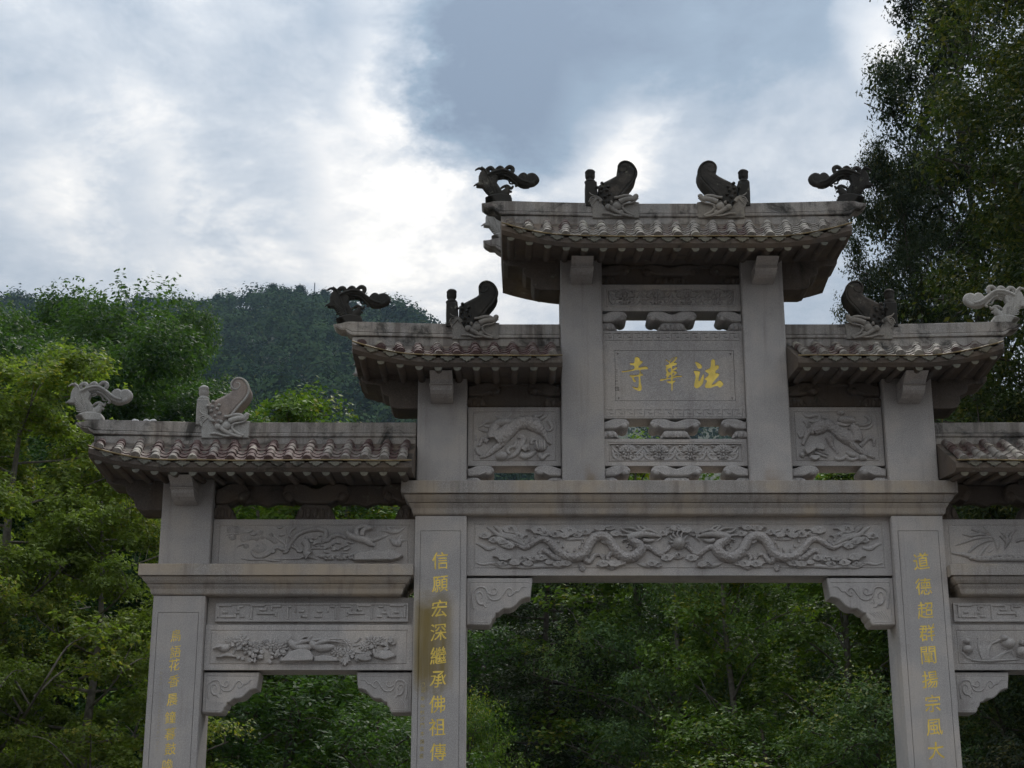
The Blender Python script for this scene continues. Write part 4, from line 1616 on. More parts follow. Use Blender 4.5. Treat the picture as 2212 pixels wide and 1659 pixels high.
# --- beasts
bm_ = surv(1880, 1560, 4.608, YP)
r = Relief(bm_, YP)
r.tube([(480, 940), (560, 880), (700, 760), (860, 640), (1020, 600), (1200, 660), (1320, 760)], [150, 170, 150, 130, 130, 130, 90], .62, 5)
r.tube([(420, 900), (430, 780), (470, 680), (560, 600)], [110, 110, 100, 80], .75)
r.tube([(700, 860), (560, 1010), (430, 1110), (300, 1210), (180, 1240)], [80, 70, 60, 44, 34], .85)
r.tube([(330, 960), (230, 900), (190, 1000), (130, 1030)], [60, 44, 34, 26], .85)
r.tube([(1330, 760), (1370, 830), (1400, 900), (1450, 960), (1500, 1000)], [80, 56, 36, 34, 30], .85)
r.tube([(900, 850), (980, 900), (900, 1000), (860, 1090)], [60, 56, 44, 30], .75)
bo = r.build('beast_relief', 'scaly', pbL)
r = Relief(bm_, YP)
r.ell(600, 610, 200, 85, .055, .15)
for pts, rad in (([(720, 640), (800, 640), (820, 600)], [50, 40, 22]), ([(500, 600), (640, 560), (760, 600)], [30, 36, 26]), ([(470, 480), (560, 520), (680, 520), (770, 440)], [14, 30, 28, 10]),
                 ([(520, 710), (640, 720), (760, 715)], [14, 22, 10]), ([(360, 580), (300, 590), (230, 640), (150, 690)], [36, 30, 24, 16]), ([(380, 680), (300, 670), (240, 640)], [26, 22, 14]), ([(330, 760), (240, 750), (150, 720)], [24, 22, 10]),
                 ([(1070, 500), (1160, 570), (1260, 590), (1280, 560), (1210, 540), (1180, 500), (1280, 480), (1350, 430)], [44, 46, 40, 24, 34, 40, 26, 10]), ([(1300, 540), (1370, 500), (1430, 450)], [26, 24, 8]),
                 ([(1420, 560), (1480, 620), (1510, 700), (1470, 750), (1420, 740)], [20, 30, 28, 22, 14]), ([(1000, 900), (960, 1000), (900, 1100), (820, 1200), (660, 1280)], [44, 42, 40, 44, 14]),
                 ([(850, 960), (830, 1040), (740, 1060), (690, 1110), (730, 1180)], [26, 28, 30, 30, 24]), ([(480, 1240), (580, 1220), (680, 1210)], [40, 80, 50]), ([(920, 1210), (1010, 1240), (1120, 1200), (1220, 1130)], [34, 44, 40, 20]),
                 ([(930, 1160), (1000, 1190), (1090, 1170)], [24, 28, 20]), ([(980, 1120), (1040, 1060), (1110, 1110)], [50, 60, 26]), ([(1130, 1000), (1140, 930), (1210, 920)], [26, 26, 20]), ([(1270, 1180), (1330, 1260), (1400, 1200), (1470, 1190)], [34, 40, 30, 22]),
                 ([(100, 830), (110, 900), (90, 960)], [14, 18, 10]), ([(120, 1080), (150, 1160), (220, 1200)], [30, 30, 24])):
    r.tube(pts, [q * 1.2 for q in rad], .95)
r.ell(1300, 1040, 130, 110, .045)
for i in range(4):
    r.tube([(1220 + i * 50, 950), (1230 + i * 46, 1040), (1260 + i * 34, 1130)], [10, 16, 8], .9, 3, .04)
r.build_split({}, 'carve', pbL)
bm2 = surv(3150, 1600, 5.185, YP)
r = Relief(bm2, YP)
r.tube([(520, 640), (680, 560), (820, 520), (960, 600), (1100, 700), (1260, 800), (1380, 880)], [130, 160, 140, 120, 150, 160, 110], .62, 5)
r.tube([(1430, 860), (1440, 740), (1380, 620), (1300, 540)], [110, 120, 110, 90], .75)
r.tube([(1300, 900), (1420, 990), (1560, 1090), (1700, 1160), (1810, 1200)], [80, 72, 60, 44, 34], .85)
r.tube([(520, 640), (420, 680), (370, 800), (310, 930)], [100, 66, 50, 44], .85)
r.tube([(860, 780), (880, 880), (940, 980), (1040, 1120)], [90, 66, 46, 30], .75)
r.tube([(1500, 960), (1600, 860), (1700, 790), (1790, 840), (1790, 960)], [50, 48, 46, 44, 30], .85)
r.build('beast_relief', 'scaly', pbR)
r = Relief(bm2, YP)
r.ell(1230, 430, 210, 85, .055, -.1)
for pts, rad in (([(960, 480), (1080, 500), (1200, 520), (1340, 490), (1460, 480)], [26, 34, 34, 34, 24]), ([(1080, 420), (1200, 400), (1330, 360), (1400, 350)], [22, 34, 30, 12]), ([(1480, 520), (1600, 520), (1700, 460), (1680, 370), (1580, 330)], [24, 30, 36, 34, 20]),
                 ([(1500, 600), (1640, 600), (1740, 530), (1760, 430)], [12, 20, 24, 10]), ([(310, 250), (380, 330), (470, 340), (560, 310), (650, 330), (660, 410), (580, 450), (460, 440), (520, 400)], [12, 30, 40, 40, 40, 40, 38, 28, 14]),
                 ([(320, 440), (390, 480), (400, 570)], [16, 32, 20]), ([(210, 690), (260, 770), (330, 740)], [12, 28, 16]), ([(970, 1180), (1040, 1230), (1140, 1220), (1210, 1160), (1260, 1220), (1350, 1240), (1460, 1210)], [20, 36, 34, 26, 34, 36, 20]),
                 ([(1210, 1080), (1300, 1130), (1400, 1150)], [20, 50, 44]), ([(560, 1100), (700, 1140), (830, 1190)], [26, 28, 26]), ([(620, 1050), (740, 1090), (850, 1130)], [24, 26, 24]), ([(1480, 1190), (1560, 1200), (1640, 1220)], [40, 60, 30])):
    r.tube(pts, [q * 1.2 for q in rad], .95)
r.plate([(320, 1040), (530, 950), (590, 1030), (400, 1160)], .045, .008)
r.plate([(550, 960), (640, 900), (740, 930), (770, 1010), (740, 1060), (600, 1040)], .03, .008)
r.plate([(440, 1190), (480, 1160), (660, 1170), (650, 1230), (580, 1270), (500, 1250)], .03, .008)
r.ell(300, 1150, 60, 60, .03)
r.ell(1100, 280, 80, 50, .04)
r.build_split({}, 'carve', pbR)

# --- lotus scroll bands of the centre
for (sheet, par, names) in ((surv(2420, 1660, 3.8138, YP + .024), pl, 1), (surv(2420, 1130, 3.8138, YP + .018), pt, 0)):
    r = Relief(sheet, sheet.y)
    rg2 = random.Random(5)
    cx = (345, 825, 1305, 1795) if names else (300, 770, 1240, 1710)
    y0 = 560 if names else 215
    for c in cx:
        def one(c=c, r=r, y0=y0):
            for i in range(11):
                t = PI * (.02 + .96 * i / 10)
                r.ell(c + 105 * math.cos(t), y0 - 75 * math.sin(t), 52, 24, .018, t, 8, 5)
            for i in range(9):
                t = 2 * PI * i / 9
                r.ell(c + 62 * math.cos(t), y0 + 10 - 46 * math.sin(t), 34, 20, .026, t, 8, 5)
            r.ell(c, y0 + 5, 34, 30, .034)
            for i in range(5):
                t = PI * (.1 + .8 * i / 4)
                r.ell(c + 60 * math.cos(t), y0 + 70 + 20 * math.sin(t), 36, 22, .020, -t, 8, 5)
            for g in (-1, 1):
                r.tube([(c + g * 240, y0 - 75), (c + g * 190, y0 - 10), (c + g * 130, y0 + 35), (c + g * 90, y0 + 40)], [18, 22, 20, 12], .8)
                r.tube([(c + g * 60, y0 + 125), (c + g * 120, y0 + 125), (c + g * 180, y0 + 110), (c + g * 215, y0 + 60), (c + g * 180, y0 + 30), (c + g * 140, y0 + 60), (c + g * 155, y0 + 95)], [14, 20, 22, 22, 18, 14, 10], .8)
                r.tube([(c + g * 236, y0 - 30), (c + g * 225, y0 + 20), (c + g * 236, y0 + 60)], [14, 24, 14], .8)
                r.ell(c + g * 160, y0 - 78, 28, 20, .02)
                r.ell(c + g * 45, y0 + 118, 26, 16, .018)
            r.tube([(c - 240, y0 + 128), (c - 120, y0 + 134), (c, y0 + 128), (c + 120, y0 + 134), (c + 240, y0 + 128)], [10, 10, 10], .7)
        r.piece(one)
    r.build_split({'piece': 'lotus_scroll'}, 'carve', par)

# --- left wing, upper panel: old tree, blossoms, cranes
wm = surv(820, 2050, 2.633, YP)
for s, par in ((1, pwL),):
    r = Relief(wm, YP, s)
    for pts, rad in (([(480, 400), (520, 460), (600, 470), (680, 430), (750, 370), (820, 390), (860, 390), (900, 340), (940, 270), (1000, 220), (1100, 185), (1200, 175), (1270, 200), (1270, 260), (1240, 300), (1300, 290), (1340, 250), (1420, 240), (1490, 270)], [10, 20, 24, 26, 30, 24, 22]),
                     ([(900, 350), (960, 380), (990, 420), (950, 350), (920, 320)], [16, 18, 16, 10]), ([(860, 390), (840, 330), (780, 290), (720, 240)], [16, 14, 12, 10]), ([(930, 280), (880, 240), (860, 190)], [16, 14, 10]),
                     ([(870, 370), (860, 280), (900, 200), (950, 160)], [12, 12, 14, 18]), ([(1050, 300), (1080, 360), (1070, 430), (1100, 460)], [44, 40, 44, 60]), ([(380, 485), (500, 500), (620, 495), (720, 510), (820, 505)], [6, 12, 10, 14, 4]),
                     ([(730, 490), (860, 490), (980, 485), (1060, 460), (1180, 490)], [4, 10, 12, 26, 8]), ([(1100, 385), (1200, 375), (1280, 385)], [10, 16, 6]), ([(1180, 455), (1320, 455), (1450, 460), (1560, 440), (1640, 420)], [12, 22, 22, 16, 22]),
                     ([(1430, 430), (1520, 425), (1580, 425)], [6, 10, 4]), ([(330, 370), (390, 335), (440, 330)], [4, 12, 6]), ([(220, 240), (300, 220), (360, 230)], [4, 12, 8])):
        r.tube(pts, rad, .8)
    rg2 = random.Random(11)
    for i in range(34):
        a = rg2.uniform(270, 760)
        b = 200 + rg2.uniform(-40, 60) + (a - 270) * .12
        r.flower(a, b, rg2.uniform(22, 36), rg2, .026)
    for i in range(12):
        r.flower(rg2.uniform(430, 640), rg2.uniform(330, 400), rg2.uniform(22, 34), rg2, .026)
    for (a, b) in ((760, 160), (780, 240), (420, 210), (470, 230), (1050, 260), (1100, 300), (1130, 340), (700, 430), (820, 430), (980, 410), (1240, 400), (1450, 400), (1380, 400), (1330, 400)):
        r.leaf(a, b, rg2.uniform(50, 90), rg2.uniform(12, 20), rg2.uniform(-.5, .6))
    for i in range(22):
        a = rg2.uniform(1190, 1580)
        r.ell(a, 460 + rg2.uniform(-10, 35), 24, 16, .022)
    for i in range(26):
        r.ell(rg2.uniform(1130, 1560), rg2.uniform(240, 400), rg2.uniform(16, 34), rg2.uniform(8, 16), .016, rg2.uniform(-.4, .4))
    r.plate([(1570, 515), (1580, 450), (1640, 415), (1700, 430), (1760, 400), (1850, 420), (1950, 400), (2030, 430), (2090, 460), (2040, 500), (1960, 515)], .045, .012)
    for i in range(8):
        r.ell(1960 + i * 16, 500 - i * 6 + rg2.uniform(-10, 10), 22, 16, .05)
    r.build_split({'tube': 'branch', 'flower': 'blossom', 'leaf': 'leaf', 'ell': 'pine_tuft', 'plate': 'rock'}, 'carve', par)
    r = Relief(wm, YP, s)
    r.tube([(1490, 180), (1520, 240), (1600, 270), (1680, 290), (1740, 330), (1790, 350)], [10, 34, 40, 40, 30, 14], .8, 5, .006)
    r.tube([(1600, 250), (1600, 180), (1660, 150), (1770, 155)], [30, 26, 20, 8], .7, 5, .016)
    r.tube([(1650, 250), (1670, 190), (1730, 170), (1770, 175)], [26, 24, 18, 6], .7, 5, .02)
    r.tube([(1680, 270), (1760, 290), (1850, 265), (1940, 235)], [34, 30, 18, 6], .7)
    r.tube([(1790, 350), (1780, 390), (1770, 420)], [8, 6, 5], .9)
    r.tube([(1840, 195), (1920, 195), (1980, 200), (2040, 200), (2110, 160)], [4, 16, 34, 20, 5], .7)
    r.tube([(1960, 200), (1920, 160), (2000, 152)], [24, 16, 4], .7)
    r.tube([(1950, 280), (2000, 320), (2040, 330), (2040, 290), (2080, 230)], [12, 34, 34, 24, 5], .7)
    r.tube([(2030, 300), (2080, 295), (2135, 290)], [22, 14, 3], .7)
    r.build('crane_relief', 'carve', par)

# --- left wing, lower panel: peonies and pheasants
pm_ = surv(820, 2380, 2.633, YP - .015)
r = Relief(pm_, YP - .015)
rg2 = random.Random(21)
for a, b, q in ((390, 490, 80), (480, 570, 90), (545, 540, 60), (720, 535, 78), (800, 560, 74), (1390, 600, 66), (1500, 620, 76), (1490, 510, 50), (1680, 540, 60), (1760, 495, 76), (1850, 480, 50), (260, 480, 46), (640, 500, 40)):
    r.flower(a, b, q, rg2, .042)
for i in range(60):
    base = random.Random(i).choice([(390, 510), (490, 610), (560, 650), (760, 600), (830, 620), (1400, 660), (1500, 670), (1560, 660), (1780, 580), (1850, 530), (1960, 480), (440, 640), (640, 640)])
    a, b = base[0] + rg2.uniform(-90, 90), base[1] + rg2.uniform(-30, 40)
    r.leaf(a, b, rg2.uniform(40, 75), rg2.uniform(14, 24), rg2.uniform(-.3, 2.6), .02 + rg2.uniform(0, .014))
r.plate([(790, 705), (860, 640), (900, 600), (1010, 570), (1110, 590), (1150, 650), (1140, 700)], .04, .012)
r.plate([(1150, 705), (1160, 650), (1260, 640), (1340, 650), (1420, 700)], .03, .010)
r.plate([(1590, 640), (1650, 620), (1740, 640), (1755, 685), (1690, 705), (1620, 690)], .03, .010)
r.plate([(1800, 660), (1850, 590), (1950, 590), (2015, 645), (1960, 670), (1900, 690)], .03, .010)
r.plate([(120, 665), (200, 630), (270, 615), (340, 660), (230, 655)], .03, .008)
r.tube([(1800, 660), (1740, 620), (1640, 610), (1560, 600)], [10, 14, 14, 8], .8)
for pts in ([(1560, 535), (1600, 530), (1640, 525)], [(300, 620), (320, 580), (360, 540)], [(1640, 450), (1600, 490), (1570, 500)]):
    r.tube(pts, [14, 12, 6], .8)
r.build_split({'tube': 'stem', 'flower': 'peony', 'leaf': 'leaf', 'plate': 'rock'}, 'carve', pfL)
r = Relief(pm_, YP - .015)


def small_bird():
    r.tube([(90, 575), (130, 545), (200, 560), (250, 550), (280, 560)], [8, 34, 46, 36, 10], .8)
    r.tube([(90, 570), (120, 560), (180, 550)], [6, 10, 10], .8, 4, .03)


def pheasant(dx):
    r.tube([(860 + dx, 505), (890 + dx, 490), (930 + dx, 525), (1000 + dx, 555), (1080 + dx, 555), (1150 + dx, 545)], [10, 30, 44, 52, 44, 20], .8, 5, .008)
    r.tube([(880 + dx, 480), (905 + dx, 450), (925 + dx, 432)], [20, 16, 6], .8, 4, .02)
    r.tube([(960 + dx, 530), (1040 + dx, 500), (1110 + dx, 490)], [22, 26, 10], .8, 4, .03)
    r.tube([(1040 + dx, 580), (1010 + dx, 610), (970 + dx, 640)], [12, 9, 8], .9)
    if dx:
        r.tube([(1130, 480), (1300, 470), (1460, 470)], [14, 16, 6], .8, 4, .02)
        r.tube([(1240, 500), (1350, 490), (1450, 505)], [10, 12, 5], .8, 4, .02)
    else:
        r.tube([(980, 500), (1040, 450), (1100, 440)], [10, 14, 8], .8, 4, .01)


r.piece(small_bird)
r.piece(lambda: pheasant(0))
r.piece(lambda: pheasant(210))
r.build_split({'piece': 'pheasant'}, 'carve', pfL)

# --- right wing: orchids above, lotus and reeds below
om = surv(3540, 2050, 1.624, YP)
r = Relief(om, YP)
for pts, rad in (([(430, 262), (520, 275), (600, 300), (700, 302), (800, 300), (900, 302), (1100, 300)], [8, 16, 22, 20, 22, 22, 16]), ([(455, 215), (520, 190), (600, 165), (690, 160)], [4, 10, 12, 4]), ([(540, 262), (600, 210), (660, 185), (700, 185)], [8, 12, 10, 4]),
                 ([(610, 285), (640, 240), (670, 210), (680, 200)], [8, 10, 8, 4]), ([(700, 160), (720, 180), (730, 220), (725, 260)], [10, 16, 14, 3]), ([(745, 150), (790, 190), (775, 245)], [8, 16, 3]), ([(800, 200), (790, 160), (750, 130)], [12, 12, 3]), ([(805, 190), (820, 140), (860, 110)], [12, 12, 3]),
                 ([(500, 140), (560, 150), (620, 140), (660, 150)], [5, 12, 12, 4]), ([(560, 110), (620, 125), (670, 140)], [6, 12, 4]), ([(640, 95), (680, 140), (690, 150)], [6, 10, 4]), ([(850, 190), (900, 175), (960, 185)], [8, 12, 6]), ([(670, 260), (700, 240)], [6, 6])):
    r.tube(pts, rad, .8)
for i in range(16):
    r.ell(560 + i * 30, 292 + rg2.uniform(-8, 8), 18, 12, .03)
r.build_split({'tube': 'orchid_blade', 'ell': 'pebble'}, 'carve', pwR)
om2 = surv(3540, 2050, 1.624, YP - .015)
r = Relief(om2, YP - .015)
for a, b, q in ((530, 840, 24), (535, 890, 34), (800, 850, 44), (770, 820, 28), (890, 905, 40), (895, 850, 26)):
    r.ell(a, b, q, q * .85, .05)
    r.tube([(a - q, b + q * .6), (a, b + q * .9), (a + q, b + q * .6)], [4, 8, 4], .9)
for i in range(9):
    r.tube([(630 + i * 6, 955), (610 + i * 8, 890), (600 + i * 14, 830)], [5, 8, 2], .8)
for i in range(7):
    r.tube([(690 + i * 6, 955), (740 + i * 12, 930 - i * 6), (810 + i * 4, 880 + i * 9)], [5, 8, 3], .8)
for pts in ([(500, 910), (530, 940), (560, 955)], [(700, 850), (740, 830), (780, 810)], [(600, 820), (605, 815)], [(560, 960), (640, 965), (760, 960), (870, 955)]):
    r.tube(pts, [6, 10, 4], .8)
r.build_split({'tube': 'reed', 'ell': 'lotus_bud'}, 'carve', pfR)
# ------------------------------------------------------------------ ground, hill, trees
gm, w = new_mat('paving')
pos = w.node('ShaderNodeNewGeometry').outputs['Position']
sp_ = w.node('ShaderNodeSeparateXYZ', None, i0=pos)
n1 = w.noise(pos, .6, 5, .6).outputs[0]
n2 = w.noise(pos, 30, 4, .6).outputs[0]
br = w.node('ShaderNodeTexBrick', None, Vector=pos, Scale=1.0, Color1=(.11, .10, .092, 1), Color2=(.095, .088, .08, 1), Mortar=(.06, .057, .055, 1))
br.inputs['Mortar Size'].default_value = .008
soil = w.mix(w.maprange(n2, .3, .7), (.035, .045, .016), (.07, .062, .035))
edge = w.math('MULTIPLY_ADD', n1, 3.0, sp_.outputs[1])
colg = w.mix(w.maprange(edge, 19.0, 20.0), br.outputs[0], soil)
finish(w, colg, .85, n2, .3, .01)
g = MB()
g.add([(-1500, -1500, 0), (1500, -1500, 0), (1500, 1500, 0), (-1500, 1500, 0)], [(0, 1, 2, 3)])
gr = g.build('ground', gm)
tag(gr, kind='structure')


def leaf_mat(name, dark, light, autumn=None, autumn_amt=0.0, trans=.35, spec=.16):
    m, w = new_mat(name)
    at_ = w.node('ShaderNodeAttribute', {'attribute_name': 'tint'}).outputs['Fac']
    pos = w.node('ShaderNodeNewGeometry').outputs['Position']
    rnd = w.node('ShaderNodeObjectInfo').outputs['Random']
    big = w.noise(pos, .55, 3, .5).outputs[0]
    f = w.math('MULTIPLY_ADD', big, .8, w.math('MULTIPLY', at_, .6))
    f = w.math('MULTIPLY_ADD', rnd, .15, f)
    col = w.mix(w.maprange(f, .38, 1.05), dark, light)
    if autumn:
        f2 = w.math('MULTIPLY_ADD', w.noise(pos, .8, 3, .6).outputs[0], 1.0, w.math('MULTIPLY', w.math('FRACT', w.math('MULTIPLY', at_, 7.31)), .55))
        col = w.mix(w.maprange(f2, 1.02 - autumn_amt, 1.22 - autumn_amt), col, autumn)
    b = w.node('ShaderNodeBsdfPrincipled', None, Roughness=.55)
    b.inputs['Specular IOR Level'].default_value = spec
    w.link(col, b.inputs['Base Color'])
    t = w.node('ShaderNodeBsdfTranslucent')
    w.link(w.mix(1.0, col, (1.25, 1.45, .55), 'MULTIPLY'), t.inputs[0])
    mx = w.node('ShaderNodeMixShader', None, i0=trans)
    w.link(b.outputs[0], mx.inputs[1])
    w.link(t.outputs[0], mx.inputs[2])
    out = w.node('ShaderNodeOutputMaterial')
    w.link(mx.outputs[0], out.inputs[0])
    return m


L_CAMPHOR = leaf_mat('camphor_leaves', (.026, .058, .020), (.085, .145, .044), None, 0, .42)
L_GINKGO = leaf_mat('ginkgo_leaves', (.098, .138, .028), (.225, .280, .070), (.32, .29, .06), .10, .45)
L_BRIGHT = leaf_mat('young_leaves', (.055, .105, .018), (.17, .25, .05), (.26, .24, .04), .08)
L_DARK = leaf_mat('dark_leaves', (.012, .022, .011), (.045, .062, .024), (.10, .09, .026), .08, .22)
L_OLIVE = leaf_mat('olive_leaves', (.018, .029, .011), (.068, .092, .027), (.14, .13, .03), .16, .30)
L_DULL = leaf_mat('dull_leaves', (.030, .054, .024), (.100, .130, .050), (.19, .18, .05), .10, .30)
L_MID = leaf_mat('mid_leaves', (.050, .098, .040), (.165, .240, .095), (.27, .27, .08), .08)
L_CYP = leaf_mat('fir_needles', (.020, .036, .016), (.060, .080, .034), None, 0, .2)
L_HILL = leaf_mat('hill_leaves', (.010, .026, .016), (.060, .100, .040), (.060, .070, .026), .10, .05, .0)
BARK = plain('bark', (.075, .06, .048), .9, 0, 14, .4)
BARK_PALE = plain('pale_bark', (.16, .14, .115), .9, 0, 14, .35)


def leaves(clumps, per, ln, wd, seed, droop=.0, shell=.55, up=.7, fan=False, flat=.75, core=0, spray=11, rnd=.42, dn=.55):
    """many small leaf faces round the clumps: verts, faces, tint"""
    rs = np.random.RandomState(seed)
    tw = max(1, per // spray)
    tc = np.repeat(np.asarray(clumps), tw, axis=0)              # twigs
    m = len(tc)
    d = rs.normal(size=(m, 3))
    d /= np.linalg.norm(d, axis=1)[:, None]
    d[:, 2] = np.where(d[:, 2] < -.35, -d[:, 2] * .6, d[:, 2])
    rad = tc[:, 3] * (shell + (1 - shell) * rs.rand(m)) * (1 + .05 * rs.normal(size=m))
    p = tc[:, :3] + d * rad[:, None] * np.array((1, 1, flat))
    p = np.repeat(p, spray, axis=0)
    d = np.repeat(d, spray, axis=0)
    n = len(p)
    p = p + rs.normal(size=(n, 3)) * ln * .70 - d * (rs.rand(n) * ln * 1.2)[:, None]
    nrm = d * dn + np.array((0, 0, up)) + rs.normal(size=(n, 3)) * rnd
    nrm /= np.linalg.norm(nrm, axis=1)[:, None]
    tg = np.cross(nrm, rs.normal(size=(n, 3)))
    tg[:, 2] -= droop
    tg -= nrm * np.sum(tg * nrm, 1)[:, None]
    tg /= np.linalg.norm(tg, axis=1)[:, None] + 1e-9
    bt = np.cross(nrm, tg)
    s = (.7 + .6 * rs.rand(n))[:, None]
    L, W = ln * s, wd * s
    if fan:
        a, b, c, e = p, p + tg * L * .8 + bt * W * .6, p + tg * L * .72 + nrm * L * .10, p + tg * L * .8 - bt * W * .6
    else:
        a, b, c, e = p, p + tg * L * .45 + bt * W * .5 + nrm * W * .12, p + tg * L, p + tg * L * .45 - bt * W * .5 + nrm * W * .12
    v = np.stack([a, b, c, e], 1).reshape(-1, 3)
    if core:
        # leaf sprays inside the clumps close the crown
        cc = np.repeat(np.asarray(clumps), core, axis=0)
        m = len(cc)
        d2 = rs.normal(size=(m, 3))
        d2 /= np.linalg.norm(d2, axis=1)[:, None]
        p2 = cc[:, :3] + d2 * (cc[:, 3] * .72 * rs.rand(m) ** .5)[:, None] * np.array((1, 1, flat))
        t2 = rs.normal(size=(m, 3))
        t2 /= np.linalg.norm(t2, axis=1)[:, None]
        b2 = np.cross(t2, rs.normal(size=(m, 3)))
        b2 /= np.linalg.norm(b2, axis=1)[:, None]
        q = (ln * (.5 + .3 * rs.rand(m)))[:, None]
        v = np.vstack([v, np.stack([p2 - t2 * q, p2 + b2 * q * .5, p2 + t2 * q, p2 - b2 * q * .5], 1).reshape(-1, 3)])
        n += m
    tint = np.repeat(np.clip(rs.rand(n) * .75 + .25 * rs.rand(n) ** 3, 0, 1), 4)
    return v, tint


def leaf_mesh(name, v, tint, mat):
    n = len(v) // 4
    me = bpy.data.meshes.new(name)
    me.vertices.add(n * 4)
    me.vertices.foreach_set('co', v.ravel().astype(np.float32))
    me.loops.add(n * 4)
    me.loops.foreach_set('vertex_index', np.arange(n * 4, dtype=np.int32))
    me.polygons.add(n)
    me.polygons.foreach_set('loop_start', np.arange(0, n * 4, 4, dtype=np.int32))
    me.polygons.foreach_set('loop_total', np.full(n, 4, dtype=np.int32))
    me.update(calc_edges=True)
    a = me.attributes.new('tint', 'FLOAT', 'POINT')
    a.data.foreach_set('value', tint.astype(np.float32))
    me.materials.append(mat)
    return me


def make_tree(seed, H, crown0, rad, prof, nl, per, ln, wd, mat, bark, clump_r=(.45, .8), sub=3, rise=.5, droop=.0, fan=False, trunk_r=.16, layered=False, flat=.75, shell=.55, up=.7, lean=0.0, inner=.35, core=0):
    """returns (trunk mesh, crown mesh), base at the origin; prof(t) gives the crown's radius share at height share t"""
    rg = random.Random(seed)
    tr = MB()
    pts = [(lean * (z / H) ** 2 * H + .05 * math.sin(z * 1.3 + seed), .05 * math.cos(z * 1.1 + seed), z) for z in np.linspace(0, H * .95, 14)]
    tr.sweep(pts, np.linspace(trunk_r, trunk_r * .12, 14) * np.array([1.35, 1.1] + [1] * 12), 8, 1, True, True)
    cl = []
    for i in range(nl):
        t = (i + rg.random()) / nl
        z = crown0 + (H - crown0) * t * .97
        R = rad * prof(t) * rg.uniform(.78, 1.12)
        a = i * 2.399 + rg.uniform(-.4, .4)
        tx = lean * (z / H) ** 2 * H
        z0 = max(crown0 * .5, z - R * rise)
        b0 = np.array((tx, 0, z0))
        e = np.array((tx + R * math.cos(a), R * math.sin(a), z))
        mid = (b0 + e) / 2 + np.array((0, 0, R * .10 * (1 if not layered else -.3)))
        bp = catmull([b0, mid, e], 4)
        r0 = trunk_r * .34 * (1 - .75 * t)
        tr.sweep(bp, np.linspace(r0, .010, len(bp)), 5, 1, False, True)
        for k in range(sub + 1):
            q = inner + (1 - inner) * (k + rg.random() * .6) / (sub + .6)
            c = b0 + (e - b0) * min(1, q) + np.array((0, 0, R * .10))
            side = np.array((-math.sin(a), math.cos(a), 0)) * rg.uniform(-1, 1) * R * .32
            c2 = c + side + np.array((0, 0, rg.uniform(-.15, .3)))
            cr = rg.uniform(*clump_r) * (.75 + .5 * q)
            if k > 0 and cr > .3:
                tr.sweep(catmull([c - np.array((0, 0, R * .10)), (c + c2) / 2, c2], 3), np.linspace(r0 * .4, .006, 7), 4, 1, False, True)
            cl.append((c2[0], c2[1], c2[2], cr))
    v, ti = leaves(cl, per, ln, wd, seed, droop, shell, up, fan, flat, core)
    return tr.mesh('trunk', False), leaf_mesh('crown', v, ti, mat), bark


round_ = lambda t: math.sin(PI * min(1, .12 + .86 * t)) ** .6
dome_ = lambda t: .42 + .58 * math.sin(PI * min(1, .30 + .62 * t))
cone_ = lambda t: (1 - t) ** .75 * .95 + .06
oval_ = lambda t: math.sin(PI * min(1, .2 + .78 * t)) ** .8
tall_ = lambda t: .55 + .45 * math.sin(PI * t)
spread_ = lambda t: .55 + .45 * math.sin(PI * min(1, .25 + .7 * t))

K = {}
K['camphor'] = make_tree(11, 15.3, 2.6, 3.7, dome_, 28, 1320, .120, .060, L_CAMPHOR, BARK, (.90, 1.40), 3, .75, .5, shell=.82, core=420)
K['camphor2'] = K['camphor']
K['ginkgo'] = make_tree(21, 9.2, 1.6, 3.2, lambda t: (.62 + .38 * math.sin(PI * min(1, .15 + t))) * (1 - .55 * t), 40, 320, .058, .060, L_GINKGO, BARK_PALE, (.32, .58), 5, .25, .2, True, .15, True, .6, .3)
K['young'] = make_tree(31, 8.0, 1.6, 1.7, lambda t: (1 - .75 * t) * .9 + .1, 30, 240, .062, .058, L_BRIGHT, BARK_PALE, (.30, .52), 3, .6, .1, True, .10, False, .9, .3)
K['tall'] = make_tree(41, 20.0, 2.5, 3.6, spread_, 64, 400, .095, .036, L_DARK, BARK, (.50, .90), 5, .45, .9, False, .22, False, 1.0, .25, core=130)
K['forest_dark'] = make_tree(51, 11.5, 1.5, 2.9, cone_, 46, 150, .10, .034, L_CYP, BARK, (.42, .70), 4, -.05, .5, False, .17, True, .55, .3)
K['forest_mid'] = make_tree(61, 11.0, 1.2, 3.0, oval_, 27, 440, .085, .038, L_MID, BARK, (.62, 1.05), 3, .45, .3, shell=.72, core=110)
K['forest_fine'] = make_tree(71, 9.5, .8, 2.7, round_, 30, 400, .075, .032, L_MID, BARK_PALE, (.50, .85), 3, .45, .6, shell=.70, core=100)
K['shrub'] = make_tree(81, 5.2, .4, 2.3, round_, 30, 190, .085, .034, L_MID, BARK, (.40, .70), 4, .5, .3)
NT_ = 0


def plant(kind, name, X, Y, H=None, rot=0.0, label='', group=None, cat='tree', wide=1.0, mat=None, z=0.0):
    """a tree of that kind at X, Y, H metres tall"""
    global NT_
    tm, cm, bark = K[kind]
    zmax = K.setdefault('h_' + kind, max(v.co.z for v in cm.vertices))
    s = (H / zmax) if H else 1.0
    root = empty(name, (X, Y, z))
    root.rotation_euler.z = rot
    root.scale = (s * wide, s * wide, s)
    tag(root, label, cat, group)
    obj('trunk', tm, bark, root)
    c = obj('crown', cm, None, root)
    if mat is not None:
        c.material_slots[0].link = 'OBJECT'
        c.material_slots[0].material = mat
    NT_ += 1
    return root


